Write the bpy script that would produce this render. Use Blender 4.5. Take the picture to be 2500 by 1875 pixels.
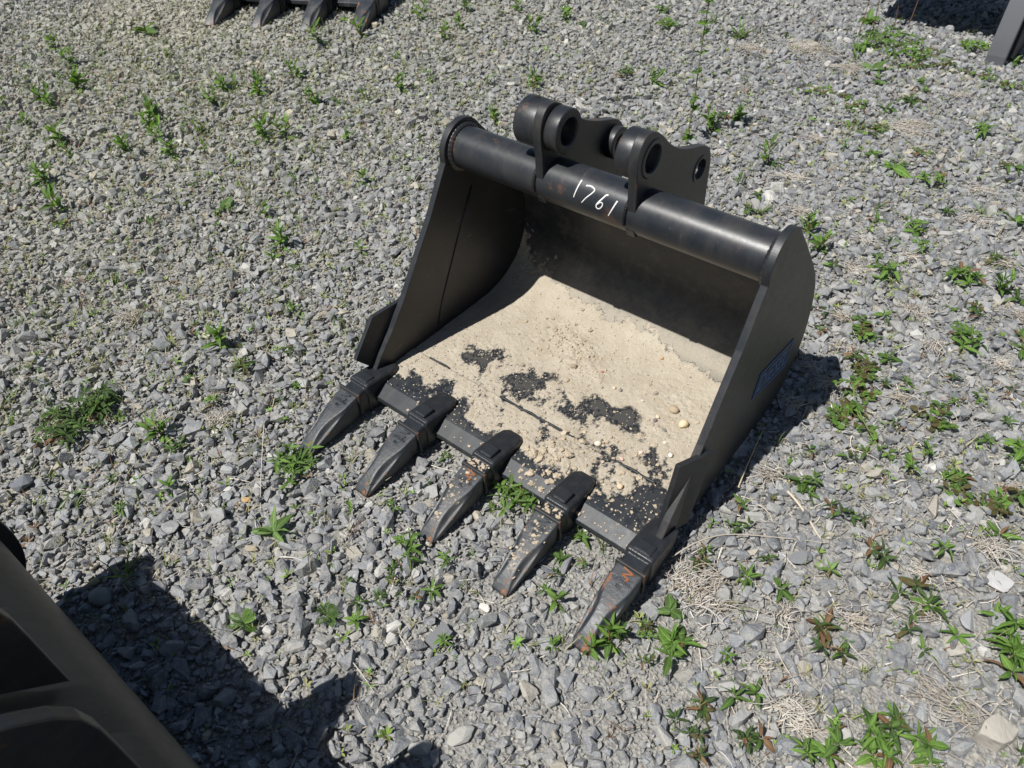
import bpy, bmesh, math, random
import numpy as np
from mathutils import Vector, Matrix, Quaternion
for o in list(bpy.data.objects): bpy.data.objects.remove(o)
S = bpy.context.scene
COL = S.collection
random.seed(7); RNG = np.random.default_rng(7)

# ------------------------------------------------------------------ camera, sky, sun, exposure
CAM_POS = np.array([1.0979, -0.7647, 1.2996])
AX_R = np.array([0.77913217, 0.62640912, -0.02376276])
AX_U = np.array([-0.42093112, 0.55089482, 0.72064685])
AX_F = np.array([-0.46451054, 0.55147667, -0.69289497])
FPX = 1793.8 / 2500.0                      # focal length / picture width
cam_d = bpy.data.cameras.new('camera'); cam = bpy.data.objects.new('camera', cam_d); COL.objects.link(cam)
m = Matrix((( AX_R[0], AX_U[0], -AX_F[0], CAM_POS[0]), (AX_R[1], AX_U[1], -AX_F[1], CAM_POS[1]),
            (AX_R[2], AX_U[2], -AX_F[2], CAM_POS[2]), (0, 0, 0, 1)))
cam.matrix_world = m
cam_d.sensor_width = 36.0; cam_d.lens = 36.0 * FPX; cam_d.clip_start = 0.02; cam_d.clip_end = 400
cam_d.dof.use_dof = True; cam_d.dof.focus_distance = 1.75; cam_d.dof.aperture_fstop = 7.0
S.camera = cam
SUN_D = Vector((-0.185, -0.481, 0.857)).normalized()
world = bpy.data.worlds.new('World'); S.world = world; world.use_nodes = True
wn = world.node_tree; wn.nodes.clear()
wo = wn.nodes.new('ShaderNodeOutputWorld'); wb = wn.nodes.new('ShaderNodeBackground'); ws = wn.nodes.new('ShaderNodeTexSky')
ws.sky_type = 'NISHITA'; ws.sun_disc = False; ws.sun_elevation = math.radians(59); ws.sun_rotation = math.radians(201)
ws.air_density = 1.0; ws.dust_density = 0.6
wb.inputs['Strength'].default_value = 0.05
wn.links.new(ws.outputs['Color'], wb.inputs['Color']); wn.links.new(wb.outputs['Background'], wo.inputs['Surface'])
sun_d = bpy.data.lights.new('sun', 'SUN'); sun = bpy.data.objects.new('sun', sun_d); COL.objects.link(sun)
sun_d.energy = 5.0; sun_d.angle = math.radians(0.5); sun_d.color = (1.0, 0.97, 0.925)
sun.rotation_mode = 'QUATERNION'; sun.rotation_quaternion = SUN_D.to_track_quat('Z', 'Y'); sun.location = (0, 0, 6)
S.view_settings.view_transform = 'Standard'; S.view_settings.look = 'None'
S.view_settings.exposure = 0.30; S.view_settings.gamma = 1.0; S.view_settings.use_curve_mapping = False

# ------------------------------------------------------------------ helpers
def sstep(a, b, t):
    t = np.clip((t - a) / (b - a), 0, 1); return t * t * (3 - 2 * t)
def vnoise(x, y, seed=0):
    xi = np.floor(x).astype(np.int64); yi = np.floor(y).astype(np.int64); fx = x - xi; fy = y - yi
    def h(a, b):
        n = (a * 374761393 + b * 668265263 + seed * 974634721) & 0xffffffff
        n = ((n ^ (n >> 13)) * 1274126177) & 0xffffffff
        n = (n ^ (n >> 16)) & 0xffffffff
        return n / 4294967295.0
    ux = fx * fx * (3 - 2 * fx); uy = fy * fy * (3 - 2 * fy)
    return (h(xi, yi) * (1 - ux) + h(xi + 1, yi) * ux) * (1 - uy) + (h(xi, yi + 1) * (1 - ux) + h(xi + 1, yi + 1) * ux) * uy
def fbm(x, y, oct=4, seed=0, gain=.5):
    x = np.asarray(x, float); y = np.asarray(y, float); s = 0; a = 1; t = 0
    for i in range(oct):
        s = s + a * (vnoise(x, y, seed + i) - .5); t += a; a *= gain; x = x * 2.03 + 7.1; y = y * 2.03 + 3.7
    return s / t * 2
def ground_h(x, y):
    x = np.asarray(x, float); y = np.asarray(y, float)
    return .034 * sstep(-.1, .5, y) + .007 * fbm(x * 2.2, y * 2.2, 3, 11) - .0015
def px_of(P):
    d = np.asarray(P, float) - CAM_POS; z = d @ AX_F
    return np.stack([.5 + FPX * (d @ AX_R) / z, .5 - FPX * (d @ AX_U) / z / .75], -1), z
def tag(o, label=None, cat=None, group=None, kind=None):
    if label: o['label'] = label
    if cat: o['category'] = cat
    if group: o['group'] = group
    if kind: o['kind'] = kind
    return o
def empty(name, loc=(0, 0, 0), rz=0, scale=1, parent=None):
    o = bpy.data.objects.new(name, None); COL.objects.link(o); o.empty_display_size = .05
    o.location = loc; o.rotation_euler = (0, 0, rz); o.scale = (scale,) * 3
    if parent: o.parent = parent
    return o
def link(name, me, mat=None, parent=None):
    if mat is not None and not me.materials: me.materials.append(mat)
    o = bpy.data.objects.new(name, me); COL.objects.link(o)
    if parent: o.parent = parent
    return o
def mesh_from(name, V, F, smooth=False):
    me = bpy.data.meshes.new(name); me.from_pydata([tuple(v) for v in V], [], [tuple(f) for f in F]); me.update()
    if smooth: me.polygons.foreach_set('use_smooth', np.ones(len(me.polygons), bool))
    return me
def fast_mesh(name, V, T, smooth=False):          # triangles as numpy arrays
    me = bpy.data.meshes.new(name); V = np.ascontiguousarray(V, np.float32); T = np.ascontiguousarray(T, np.int32)
    k = T.shape[1]
    me.vertices.add(len(V)); me.vertices.foreach_set('co', V.ravel())
    me.loops.add(T.size); me.loops.foreach_set('vertex_index', T.ravel())
    me.polygons.add(len(T)); me.polygons.foreach_set('loop_start', np.arange(len(T), dtype=np.int32) * k)
    me.polygons.foreach_set('use_smooth', np.full(len(T), smooth, bool))
    me.update(calc_edges=True); me.validate(); return me
def bevel(o, w=.002, seg=2, ang=35):
    b = o.modifiers.new('bevel', 'BEVEL'); b.width = w; b.segments = seg; b.limit_method = 'ANGLE'; b.angle_limit = math.radians(ang); b.harden_normals = False
    return o
def fix_normals(me):
    bm = bmesh.new(); bm.from_mesh(me); bmesh.ops.recalc_face_normals(bm, faces=bm.faces); bm.to_mesh(me); bm.free(); return me
def box_vf(x0, x1, y0, y1, z0, z1):
    V = [(x, y, z) for z in (z0, z1) for y in (y0, y1) for x in (x0, x1)]
    return V, [(0, 2, 3, 1), (4, 5, 7, 6), (0, 1, 5, 4), (2, 6, 7, 3), (0, 4, 6, 2), (1, 3, 7, 5)]
def prism_x(poly, x0, x1, holes=(), shear=None):
    """plate: polygon in (y,z) extruded along x, optional round holes"""
    bm = bmesh.new(); loops = [list(poly)] + [list(h) for h in holes]
    caps = []
    allv = []
    for x in (x0, x1):
        es = []; vl = []
        for lp in loops:
            vs = [bm.verts.new((x, p[0], p[1])) for p in lp]; vl.append(vs)
            for i in range(len(vs)): es.append(bm.edges.new((vs[i], vs[(i + 1) % len(vs)])))
        bmesh.ops.triangle_fill(bm, use_beauty=True, use_dissolve=True, edges=es); allv.append(vl)
    for a, b in zip(*allv):
        n = len(a)
        for i in range(n):
            j = (i + 1) % n
            bm.faces.new((a[i], a[j], b[j], b[i]))
    if shear:
        for v in bm.verts: v.co.x += shear(v.co.y, v.co.z)
    bmesh.ops.recalc_face_normals(bm, faces=bm.faces)
    me = bpy.data.meshes.new('plate'); bm.to_mesh(me); bm.free(); return me
def circ(cy, cz, r, n=28, a0=0): return [(cy + r * math.cos(a0 + 2 * math.pi * i / n), cz + r * math.sin(a0 + 2 * math.pi * i / n)) for i in range(n)]
def lathe_x(prof, cy, cz, n=40, closed=True):
    """prof: (x, r) points, revolved round the x axis through (cy,cz); closed ring profile"""
    V = []; F = []; k = len(prof)
    for i in range(n):
        a = 2 * math.pi * i / n
        for x, r in prof: V.append((x, cy + r * math.cos(a), cz + r * math.sin(a)))
    for i in range(n):
        j = (i + 1) % n
        for q in range(k if closed else k - 1):
            w = (q + 1) % k
            F.append((i * k + q, i * k + w, j * k + w, j * k + q))
    return V, F
def tube_vf(pts, r, n=6, flat=1.0, up=None, taper=1.0):
    pts = [Vector(p) for p in pts]; V = []; F = []
    for i, p in enumerate(pts):
        t = (pts[min(i + 1, len(pts) - 1)] - pts[max(i - 1, 0)]).normalized()
        u = (up(p) if up else Vector((0.13, 0.2, 1)))
        s = t.cross(u).normalized(); w = s.cross(t).normalized()
        rr = r * (1 + (taper - 1) * i / max(1, len(pts) - 1))
        for k in range(n):
            a = 2 * math.pi * k / n; V.append(p + s * math.cos(a) * rr + w * math.sin(a) * rr * flat)
    for i in range(len(pts) - 1):
        for k in range(n):
            j = (k + 1) % n; F.append((i * n + k, i * n + j, (i + 1) * n + j, (i + 1) * n + k))
    F.append(tuple(range(n))[::-1]); F.append(tuple((len(pts) - 1) * n + k for k in range(n)))
    return V, F
def join_vf(parts):
    V = []; F = []
    for v, f in parts:
        o = len(V); V += [tuple(p) for p in v]; F += [tuple(i + o for i in q) for q in f]
    return V, F
def catmull(P, n=6):
    P = [np.array(p, float) for p in P]; out = []
    for i in range(len(P) - 1):
        p0 = P[max(i - 1, 0)]; p1 = P[i]; p2 = P[i + 1]; p3 = P[min(i + 2, len(P) - 1)]
        for k in range(n):
            t = k / n
            out.append(.5 * ((2 * p1) + (-p0 + p2) * t + (2 * p0 - 5 * p1 + 4 * p2 - p3) * t * t + (-p0 + 3 * p1 - 3 * p2 + p3) * t ** 3))
    out.append(P[-1]); return np.array(out)

# ------------------------------------------------------------------ materials
class NT:
    def __init__(s, name):
        s.m = bpy.data.materials.new(name); s.m.use_nodes = True; s.t = s.m.node_tree; s.t.nodes.clear()
        s.out = s.n('ShaderNodeOutputMaterial'); s.b = s.n('ShaderNodeBsdfPrincipled'); s.l(s.b.outputs[0], s.out.inputs[0])
        s.tc = s.n('ShaderNodeTexCoord')
    def n(s, k): return s.t.nodes.new(k)
    def l(s, a, b): s.t.links.new(a, b)
    def noise(s, scale, detail=4, rough=.55, co='Object', dist=0):
        x = s.n('ShaderNodeTexNoise'); x.inputs['Scale'].default_value = scale; x.inputs['Detail'].default_value = detail
        x.inputs['Roughness'].default_value = rough; x.inputs['Distortion'].default_value = dist
        s.l(s.tc.outputs[co] if isinstance(co, str) else co, x.inputs['Vector']); return x.outputs['Fac']
    def ramp(s, fac, stops):
        r = s.n('ShaderNodeValToRGB'); e = r.color_ramp.elements
        while len(e) < len(stops): e.new(.5)
        for i, (p, c) in enumerate(stops):
            e[i].position = p; e[i].color = (c, c, c, 1) if isinstance(c, (int, float)) else (*c, 1)
        s.l(fac, r.inputs[0]); return r.outputs[0]
    def mix(s, f, a, b, mode='MIX'):
        x = s.n('ShaderNodeMix'); x.data_type = 'RGBA'; x.blend_type = mode
        for k, v in ((0, f), (6, a), (7, b)):
            if hasattr(v, 'is_linked'): s.l(v, x.inputs[k])
            else: x.inputs[k].default_value = v if k == 0 else (*v, 1)
        return x.outputs[2]
    def math(s, op, a, b=0.0):
        x = s.n('ShaderNodeMath'); x.operation = op
        for k, v in ((0, a), (1, b)):
            if hasattr(v, 'is_linked'): s.l(v, x.inputs[k])
            else: x.inputs[k].default_value = v
        return x.outputs[0]
    def sep(s, co='Object'):
        x = s.n('ShaderNodeSeparateXYZ'); s.l(s.tc.outputs[co], x.inputs[0]); return x.outputs
    def bump(s, h, strength=.3, dist=.002, prev=None):
        x = s.n('ShaderNodeBump'); x.inputs['Strength'].default_value = strength; x.inputs['Distance'].default_value = dist
        s.l(h, x.inputs['Height'])
        if prev is not None: s.l(prev, x.inputs['Normal'])
        return x.outputs[0]
    def set(s, **k):
        for a, v in k.items():
            i = s.b.inputs[{'col': 'Base Color', 'rough': 'Roughness', 'nor': 'Normal', 'spec': 'Specular IOR Level', 'metal': 'Metallic', 'coat': 'Coat Weight'}[a]]
            if hasattr(v, 'is_linked'): s.l(v, i)
            else: i.default_value = (*v, 1) if isinstance(v, tuple) else v
        return s.m

def paint(name, dust=.25, rust=0.0, rough=.36, dustcol=(.23, .19, .14), wear=.0, base=(.0105, .013, .0175), peel=.25, spec=.5):
    t = NT(name)
    d1 = t.noise(9, 6, .62); d2 = t.noise(70, 5, .6)
    dm = t.math('MULTIPLY', t.ramp(d1, [(.38, 0), (.72, 1)]), t.ramp(d2, [(.3, .35), (.7, 1)]))
    dm = t.math('MULTIPLY', dm, dust); dm = t.math('ADD', dm, dust * .06)
    col = t.mix(dm, base, dustcol)
    spk = t.ramp(t.noise(260, 3, .5), [(.66, 0), (.74, 1)])
    spk = t.math('MULTIPLY', spk, t.ramp(t.noise(5, 3), [(.45, 0), (.7, .55)]))
    col = t.mix(t.math('MULTIPLY', spk, min(1, dust * 1.2)), col, (.33, .29, .23))
    mp = t.n('ShaderNodeMapping'); mp.inputs['Rotation'].default_value = (.5, .3, .9); mp.inputs['Scale'].default_value = (1, .06, .25); t.l(t.tc.outputs['Object'], mp.inputs[0])
    scr = t.ramp(t.noise(240, 3, .6, mp.outputs[0]), [(.655, 0), (.70, 1)]); scr = t.math('MULTIPLY', scr, t.ramp(t.noise(6, 3, .5), [(.48, 0), (.62, .5)]))
    col = t.mix(scr, col, (.11, .11, .11))
    smear = t.math('MULTIPLY', t.ramp(t.noise(22, 5, .7, mp.outputs[0]), [(.5, 0), (.8, 1)]), min(.5, dust * 1.4)); col = t.mix(smear, col, dustcol)
    ro = t.math('ADD', t.math('MULTIPLY', d2, .16), rough - .06); ro = t.math('ADD', ro, t.math('MULTIPLY', dm, .5))
    if rust > 0:
        r1 = t.math('MULTIPLY', t.ramp(t.noise(16, 5, .65), [(.62 - .1 * rust, 0), (.67 - .1 * rust, 1)]), t.ramp(t.noise(90, 4, .6), [(.35, .2), (.6, 1)]))
        r1 = t.math('MULTIPLY', r1, min(1, rust * 1.5))
        col = t.mix(r1, col, t.mix(t.noise(60, 3), (.20, .065, .022), (.36, .15, .06)))
        ro = t.math('ADD', ro, t.math('MULTIPLY', r1, .4))
    nb = t.bump(t.noise(420, 2, .5), peel, .0006); nb = t.bump(d1, .12, .004, nb)
    return t.set(col=col, rough=ro, nor=nb, spec=spec)
M = {}
M['tube'] = paint('black_paint_tube', .08, .0, .35, base=(.013, .0165, .022), peel=.14)
M['tube_rusty'] = paint('black_paint_tube_rusty', .08, .13, .35, base=(.013, .0165, .022), peel=.14)
M['plate'] = paint('black_paint_plate', .075, .0, .42)
M['plate_rusty'] = paint('black_paint_rusty_edge', .12, .12, .42)
M['ear'] = paint('black_paint_ear', .12, .17, .38)
M['edge'] = paint('black_paint_cutting_edge', .13, .0, .42, (.28, .26, .22), base=(.018, .0225, .029), spec=.3)
M['cast'] = paint('black_paint_casting', .10, .0, .33, base=(.013, .0165, .0215), peel=.8)
M['rustbar'] = paint('rusty_collar', .2, .62, .5, peel=.6)
M['hole_shade'] = NT('hole_shade_black').set(col=(.006, .006, .006), rough=.7)  # near-black colour in place of the shade inside a pin hole
def inner_mat():
    t = NT('black_paint_dusty_inside'); xyz = t.sep()
    d1 = t.noise(7, 6, .62); d2 = t.noise(60, 5, .65); d3 = t.noise(300, 3, .6)
    mr = t.n('ShaderNodeMapRange'); t.l(xyz[2], mr.inputs[0])
    for k, v in ((1, .085), (2, .215), (3, 1.05), (4, .0)): mr.inputs[k].default_value = v
    f = t.math('ADD', mr.outputs[0], t.math('MULTIPLY', t.math('SUBTRACT', d1, .5), .9)); f = t.math('ADD', f, t.math('MULTIPLY', t.math('SUBTRACT', d2, .5), .5))
    f = t.ramp(f, [(.12, .02), (.50, .26), (.95, .95)]); f = t.math('MULTIPLY', f, t.ramp(d3, [(.25, .7), (.6, 1)]))
    fl = t.n('ShaderNodeMapRange'); t.l(xyz[2], fl.inputs[0])
    for k, v in ((1, .0600), (2, .085), (3, .16), (4, 1.0)): fl.inputs[k].default_value = v
    f = t.math('MULTIPLY', f, fl.outputs[0])
    sm = t.math('MULTIPLY', t.ramp(t.noise(26, 6, .7), [(.46, .0), (.78, .26)]), t.ramp(d3, [(.3, .5), (.6, 1)])); f = t.math('MAXIMUM', f, sm)
    c = t.mix(f, (.013, .0165, .023), (.35, .315, .25)); ro = t.math('ADD', t.math('MULTIPLY', f, .45), .40)
    return t.set(col=c, rough=ro, nor=t.bump(d2, .15, .002), spec=.45)
def tooth_mat(name, rust, dust):
    t = NT(name); xyz = t.sep()
    d1 = t.noise(14, 5, .6); d2 = t.noise(120, 4, .6)
    dm = t.math('MULTIPLY', t.ramp(d1, [(.42, 0), (.7, 1)]), dust)
    col = t.mix(dm, (.022, .027, .034), (.27, .25, .215))
    tip = t.n('ShaderNodeMapRange'); t.l(xyz[1], tip.inputs[0])
    for k, v in ((1, -.11), (2, -.165), (3, 0.0), (4, .05)): tip.inputs[k].default_value = v
    mp = t.n('ShaderNodeMapping'); mp.inputs['Scale'].default_value = (1.0, .28, 1.0); t.l(t.tc.outputs['Object'], mp.inputs[0])
    r = t.math('ADD', t.noise(60, 5, .65, mp.outputs[0]), tip.outputs[0])
    r1 = t.math('MULTIPLY', t.ramp(r, [(.655 - rust * .085, 0), (.70 - rust * .085, 1)]), t.ramp(d2, [(.3, .15), (.6, 1)]))
    col = t.mix(r1, col, t.mix(t.noise(70, 3), (.17, .055, .02), (.34, .15, .065)))
    ro = t.math('ADD', t.math('MULTIPLY', d2, .28), .31); ro = t.math('ADD', ro, t.math('MULTIPLY', r1, .4)); ro = t.math('ADD', ro, t.math('MULTIPLY', dm, .5))
    nb = t.bump(t.noise(150, 3, .55), .55, .0012); nb = t.bump(t.noise(40, 3), .3, .002, nb)
    return t.set(col=col, rough=ro, nor=nb, spec=.55)
M['inner'] = inner_mat()
M['tooth_a'] = tooth_mat('cast_tooth_rust_lines', .35, .18)
M['tooth_b'] = tooth_mat('cast_tooth_dusty', .25, .28)
M['tooth_c'] = tooth_mat('cast_tooth_rusty', .9, .15)
M['chalk'] = NT('white_paint_marker').set(col=(.72, .72, .70), rough=.8)
M['sticker'] = NT('sticker_backing').set(col=(.010, .012, .018), rough=.4)
M['sticker_blue'] = NT('sticker_blue').set(col=(.07, .17, .40), rough=.4)
M['rustmark'] = NT('rusty_letter').set(col=(.24, .085, .03), rough=.8)
t = NT('dry_sand')
c = t.mix(t.ramp(t.noise(18, 5, .6), [(.3, 0), (.7, 1)]), (.38, .332, .258), (.475, .43, .35))
c = t.mix(t.ramp(t.noise(420, 3, .6), [(.35, 0), (.7, .55)]), c, (.27, .225, .165))
c = t.mix(t.ramp(t.noise(330, 2, .5), [(.68, 0), (.75, .7)]), c, (.55, .51, .43))
nb = t.bump(t.noise(600, 4, .65), .6, .0015); nb = t.bump(t.noise(120, 4, .6), .45, .003, nb)
cv = t.n('ShaderNodeAttribute'); cv.attribute_name = 'cover'
f = t.math('ADD', cv.outputs['Fac'], t.math('MULTIPLY', t.math('SUBTRACT', t.noise(55, 6, .7), .5), .75)); f = t.math('ADD', f, t.math('MULTIPLY', t.math('SUBTRACT', t.noise(300, 4, .7), .5), .55))
f = t.ramp(f, [(.22, .0), (.42, .16), (.56, .85), (.66, 1)])
M['sand'] = t.set(col=t.mix(f, (.0135, .0172, .0235), c), rough=t.math('ADD', t.math('MULTIPLY', f, .5), .44), nor=nb, spec=.3)
t = NT('ground_dust'); xyz = t.sep()
mr = t.n('ShaderNodeMapRange'); t.l(t.math('ADD', xyz[0], t.math('MULTIPLY', t.noise(1.3, 4, .6), 2.4)), mr.inputs[0])
for k, v in ((1, 1.9), (2, -.6), (3, 0.0), (4, 1.0)): mr.inputs[k].default_value = v
c = t.mix(t.ramp(t.noise(3.0, 5, .6), [(.3, 0), (.7, 1)]), (.24, .232, .215), (.34, .325, .29))
c = t.mix(mr.outputs[0], c, (.37, .335, .26))
c = t.mix(t.ramp(t.noise(160, 4, .7), [(.40, 0), (.62, .8)]), c, (.19, .185, .175))
vo = t.n('ShaderNodeTexVoronoi'); vo.inputs['Scale'].default_value = 150; t.l(t.tc.outputs['Object'], vo.inputs['Vector'])
sc = t.n('ShaderNodeSeparateColor'); t.l(vo.outputs['Color'], sc.inputs[0])
c = t.mix(t.ramp(sc.outputs[0], [(.45, 0), (.5, .8)]), c, t.mix(sc.outputs[1], (.14, .145, .155), (.36, .35, .32)))
nb = t.bump(vo.outputs['Distance'], .8, .006); nb = t.bump(t.noise(260, 4, .6), .5, .003, nb)
M['ground'] = t.set(col=c, rough=.95, nor=nb, spec=.2)
def stone_mat(name, single):
    t = NT(name)
    if single:
        oi = t.n('ShaderNodeObjectInfo')
        base = t.ramp(oi.outputs['Random'], [(0, (.085, .095, .118)), (.3, (.14, .152, .172)), (.55, (.18, .192, .212)), (.8, (.235, .243, .252)), (.94, (.32, .318, .30)), (1, (.38, .33, .25))])
    else:
        at = t.n('ShaderNodeAttribute'); at.attribute_name = 'tint'; base = at.outputs['Color']
    ge = t.n('ShaderNodeNewGeometry'); gp_ = ge.outputs['Position']; n1 = t.noise(45, 5, .6, gp_); n2 = t.noise(320, 3, .6, gp_)
    c = t.mix(t.ramp(n1, [(.35, 0), (.7, .75)]), base, (.31, .305, .285))
    c = t.mix(t.ramp(n2, [(.3, .5), (.55, 0)]), c, t.mix(.5, base, (.06, .065, .075)))
    wv = t.ramp(t.noise(28, 2, .4, gp_, dist=3.0), [(.495, 0), (.505, .5), (.515, 0)])
    c = t.mix(wv, c, (.42, .41, .39))
    fl = t.ramp(t.noise(700, 2, .6, gp_), [(.56, 0), (.70, .55)]); c = t.mix(fl, c, (.44, .43, .41))
    n3 = t.noise(90, 4, .65, ge.outputs['Position'])
    c = t.mix(t.ramp(n3, [(.50, 0), (.68, .55)]), c, (.34, .32, .275))
    nb = t.bump(n2, .6, .0015); nb = t.bump(t.noise(120, 4, .6, gp_), .7, .004, nb)
    ro = t.math('ADD', t.math('MULTIPLY', n1, .3), .45)
    return t.set(col=c, rough=ro, nor=nb, spec=.35)
M['stone'] = stone_mat('gravel_stone', False)
M['stone_single'] = stone_mat('gravel_stone_single', True)
def plain_stone(name, a, b):
    t = NT(name); c = t.mix(t.ramp(t.noise(60, 5, .6), [(.3, 0), (.7, 1)]), a, b)
    return t.set(col=c, rough=.8, nor=t.bump(t.noise(240, 4, .6), .5, .002), spec=.3)
def leaf_mat(name, a, b, tip=None):
    t = NT(name); oi = t.n('ShaderNodeObjectInfo'); xyz = t.sep()
    c = t.mix(oi.outputs['Random'], a, b)
    c = t.mix(t.ramp(t.noise(9, 4, .6, 'Object'), [(.35, 0), (.75, .5)]), c, tuple(x * .62 for x in a))
    rib = t.math('ABSOLUTE', xyz[0]); ribm = t.ramp(rib, [(.0, .55), (.025, 0)])
    c = t.mix(ribm, c, tuple(min(1, x * 1.9 + .02) for x in b))
    if tip: c = t.mix(t.ramp(t.noise(4, 3, .5), [(.42, 0), (.6, .85)]), c, tip)
    t.set(col=c, rough=.55, spec=.35, nor=t.bump(t.noise(26, 3), .35, .02))
    tr = t.n('ShaderNodeBsdfTranslucent'); t.l(t.mix(1.0, c, (1.5, 1.6, .55), 'MULTIPLY'), tr.inputs[0])
    mx = t.n('ShaderNodeMixShader'); mx.inputs[0].default_value = .3
    t.l(t.b.outputs[0], mx.inputs[1]); t.l(tr.outputs[0], mx.inputs[2]); t.l(mx.outputs[0], t.out.inputs[0]); return t.m
M['leaf_bright'] = leaf_mat('leaf_bright', (.105, .20, .035), (.165, .29, .055))
M['leaf_mid'] = leaf_mat('leaf_mid', (.07, .135, .028), (.115, .20, .045))
M['leaf_dark'] = leaf_mat('leaf_dark', (.040, .080, .022), (.075, .125, .034))
M['leaf_olive'] = leaf_mat('leaf_olive', (.075, .085, .030), (.10, .13, .035), (.13, .055, .03))
M['leaf_brown'] = leaf_mat('leaf_brown', (.16, .085, .045), (.24, .15, .08))
M['leaf_pale'] = leaf_mat('leaf_pale', (.12, .21, .06), (.17, .27, .085))
M['stem'] = NT('weed_stem').set(col=(.13, .15, .045), rough=.6)
M['stem_red'] = NT('weed_stem_red').set(col=(.16, .085, .05), rough=.6)
t = NT('dry_straw'); at = t.n('ShaderNodeAttribute'); at.attribute_name = 'tint'
M['straw'] = t.set(col=at.outputs['Color'], rough=.75, spec=.25)
# ------------------------------------------------------------------ excavator buckets
ZT, YT, RT = .529, .394, .048
K = .031
PLATE = [(.030, .070), (.062, .112), (.11, .166), (.165, .240), (.22, .326), (.27, .402), (.318, .490)]
PLATE += [(YT + .0655 * math.cos(math.radians(a)), ZT + .0655 * math.sin(math.radians(a))) for a in range(195, 40, -4)]
PLATE += [tuple(q) for q in catmull([(.452, .562), (.50, .512), (.55, .457), (.60, .400), (.634, .350), (.656, .292), (.664, .235), (.661, .185), (.648, .140), (.622, .100), (.580, .068), (.52, .050), (.46, .046)], 4)]
PLATE += [(.30, .046), (.10, .046), (.034, .050)]
INNER = catmull([(.150, .0600), (.30, .0600), (.44, .0602), (.490, .0655), (.535, .080), (.575, .106), (.605, .142), (.625, .188), (.631, .240), (.622, .295), (.598, .345), (.55, .402), (.49, .472), (.440, .530)], 6)
def inner_z(y):      # height of the dirt-bearing surface for a floor point
    y = np.asarray(y, float)
    k = np.argmax(INNER[:, 0]); return np.where(y < .034, .045 + y * .5, np.where(y < .165, .0635, np.interp(y, INNER[:k, 0], INNER[:k, 1])))
# arc-length form of the inside surface from the bevel back to the heel
_arc = np.array([(.034, .0635), (.164, .0637), (.168, .0602)] + [tuple(q) for q in INNER if q[0] > .17 or q[1] > .1])
_s = np.r_[0, np.cumsum(np.hypot(*np.diff(_arc, axis=0).T))]
def arc(s): return np.interp(s, _s, _arc[:, 0]), np.interp(s, _s, _arc[:, 1])

TOOTH_S = [(0.0, .0295, .0770, .0255, .0800, .0790, .014), (-.030, .0295, .0680, .0250, .0725, .0708, .011), (-.048, .0293, .0610, .0235, .0672, .0645, .010),
           (-.062, .0290, .0545, .0190, .0630, .0565, .009), (-.080, .0282, .0465, .0130, .0575, .0445, .007), (-.102, .0268, .0365, .0098, .0490, .0330, .005),
           (-.122, .0252, .0275, .0098, .0395, .0250, .003), (-.140, .0232, .0185, .0120, .0275, .0180, .001), (-.153, .0210, .0115, .0165, .0170, .0130, .000), (-.1615, .0180, .0060, .0165, .0090, .0078, .001)]
def tooth_mesh():
    V = []; F = []
    for y, w, ze, a, zs, zm, zb in TOOTH_S:
        half = [(0, zs), (a, zs), (a + .0022, zs - .0016), ((a + w) / 2, zm), (w - .0015, ze - .0005), (w, ze - .003), (w * .97, (ze + zb) / 2), (w * .86, zb), (0, zb)]
        ring = half + [(-x, z) for x, z in half[-2:0:-1]]
        V += [(x, y, z) for x, z in ring]; n = len(ring)
    for i in range(len(TOOTH_S) - 1):
        for k in range(n):
            j = (k + 1) % n; F.append((i * n + k, i * n + j, (i + 1) * n + j, (i + 1) * n + k))
    F.append(tuple(range(n))); F.append(tuple((len(TOOTH_S) - 1) * n + k for k in range(n)))
    me = fix_normals(mesh_from('tooth', V, F, True))
    cr = me.attributes.new('crease_edge', 'FLOAT', 'EDGE'); val = np.zeros(len(me.edges), np.float32)
    for e in me.edges:
        a, c_ = e.vertices
        if abs(a - c_) == n:
            k = a % n; k = min(k, n - k); val[e.index] = {1: .35, 2: .55, 4: .75, 5: .45, 7: .6}.get(k, 0)
        elif a // n == c_ // n and a // n in (0, len(TOOTH_S) - 1): val[e.index] = .8
    cr.data.foreach_set('value', val); return me
ADAPT_S = [(.096, .010, .0690, .040), (.092, .020, .0735, .02), (.082, .0275, .0765, .014), (.064, .0305, .0790, .010), (.030, .0310, .0845, .008), (-.012, .0310, .0895, .006), (-.0195, .0305, .0880, .006), (-.0215, .0265, .0815, .010), (-.050, .0265, .0780, .014)]
def adapter_mesh():
    V = []; F = []
    for y, w, zt, zb in ADAPT_S:
        c = min(.0045, w * .3)
        ring = [(-w + c, zt), (w - c, zt), (w, zt - c), (w, (zt + zb) / 2), (w * .93, zb), (-w * .93, zb), (-w, (zt + zb) / 2), (-w, zt - c)]
        V += [(x, y, z) for x, z in ring]; n = 8
    for i in range(len(ADAPT_S) - 1):
        for k in range(n):
            j = (k + 1) % n; F.append((i * n + k, i * n + j, (i + 1) * n + j, (i + 1) * n + k))
    F.append(tuple(range(n))); F.append(tuple((len(ADAPT_S) - 1) * n + k for k in range(n)))
    return fix_normals(mesh_from('tooth_adapter', V, F))
def text_mesh(txt, size, depth):
    cu = bpy.data.curves.new('lettering', 'FONT'); cu.body = txt; cu.size = size; cu.extrude = depth; cu.align_x = 'CENTER'; cu.resolution_u = 2; cu.offset = size * .006
    o = bpy.data.objects.new('lettering', cu); COL.objects.link(o)
    bpy.context.view_layer.update()
    me = bpy.data.meshes.new_from_object(o.evaluated_get(bpy.context.evaluated_depsgraph_get()))
    bpy.data.objects.remove(o); bpy.data.curves.remove(cu); return me
_tooth = tooth_mesh(); _adapter = adapter_mesh()
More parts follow.
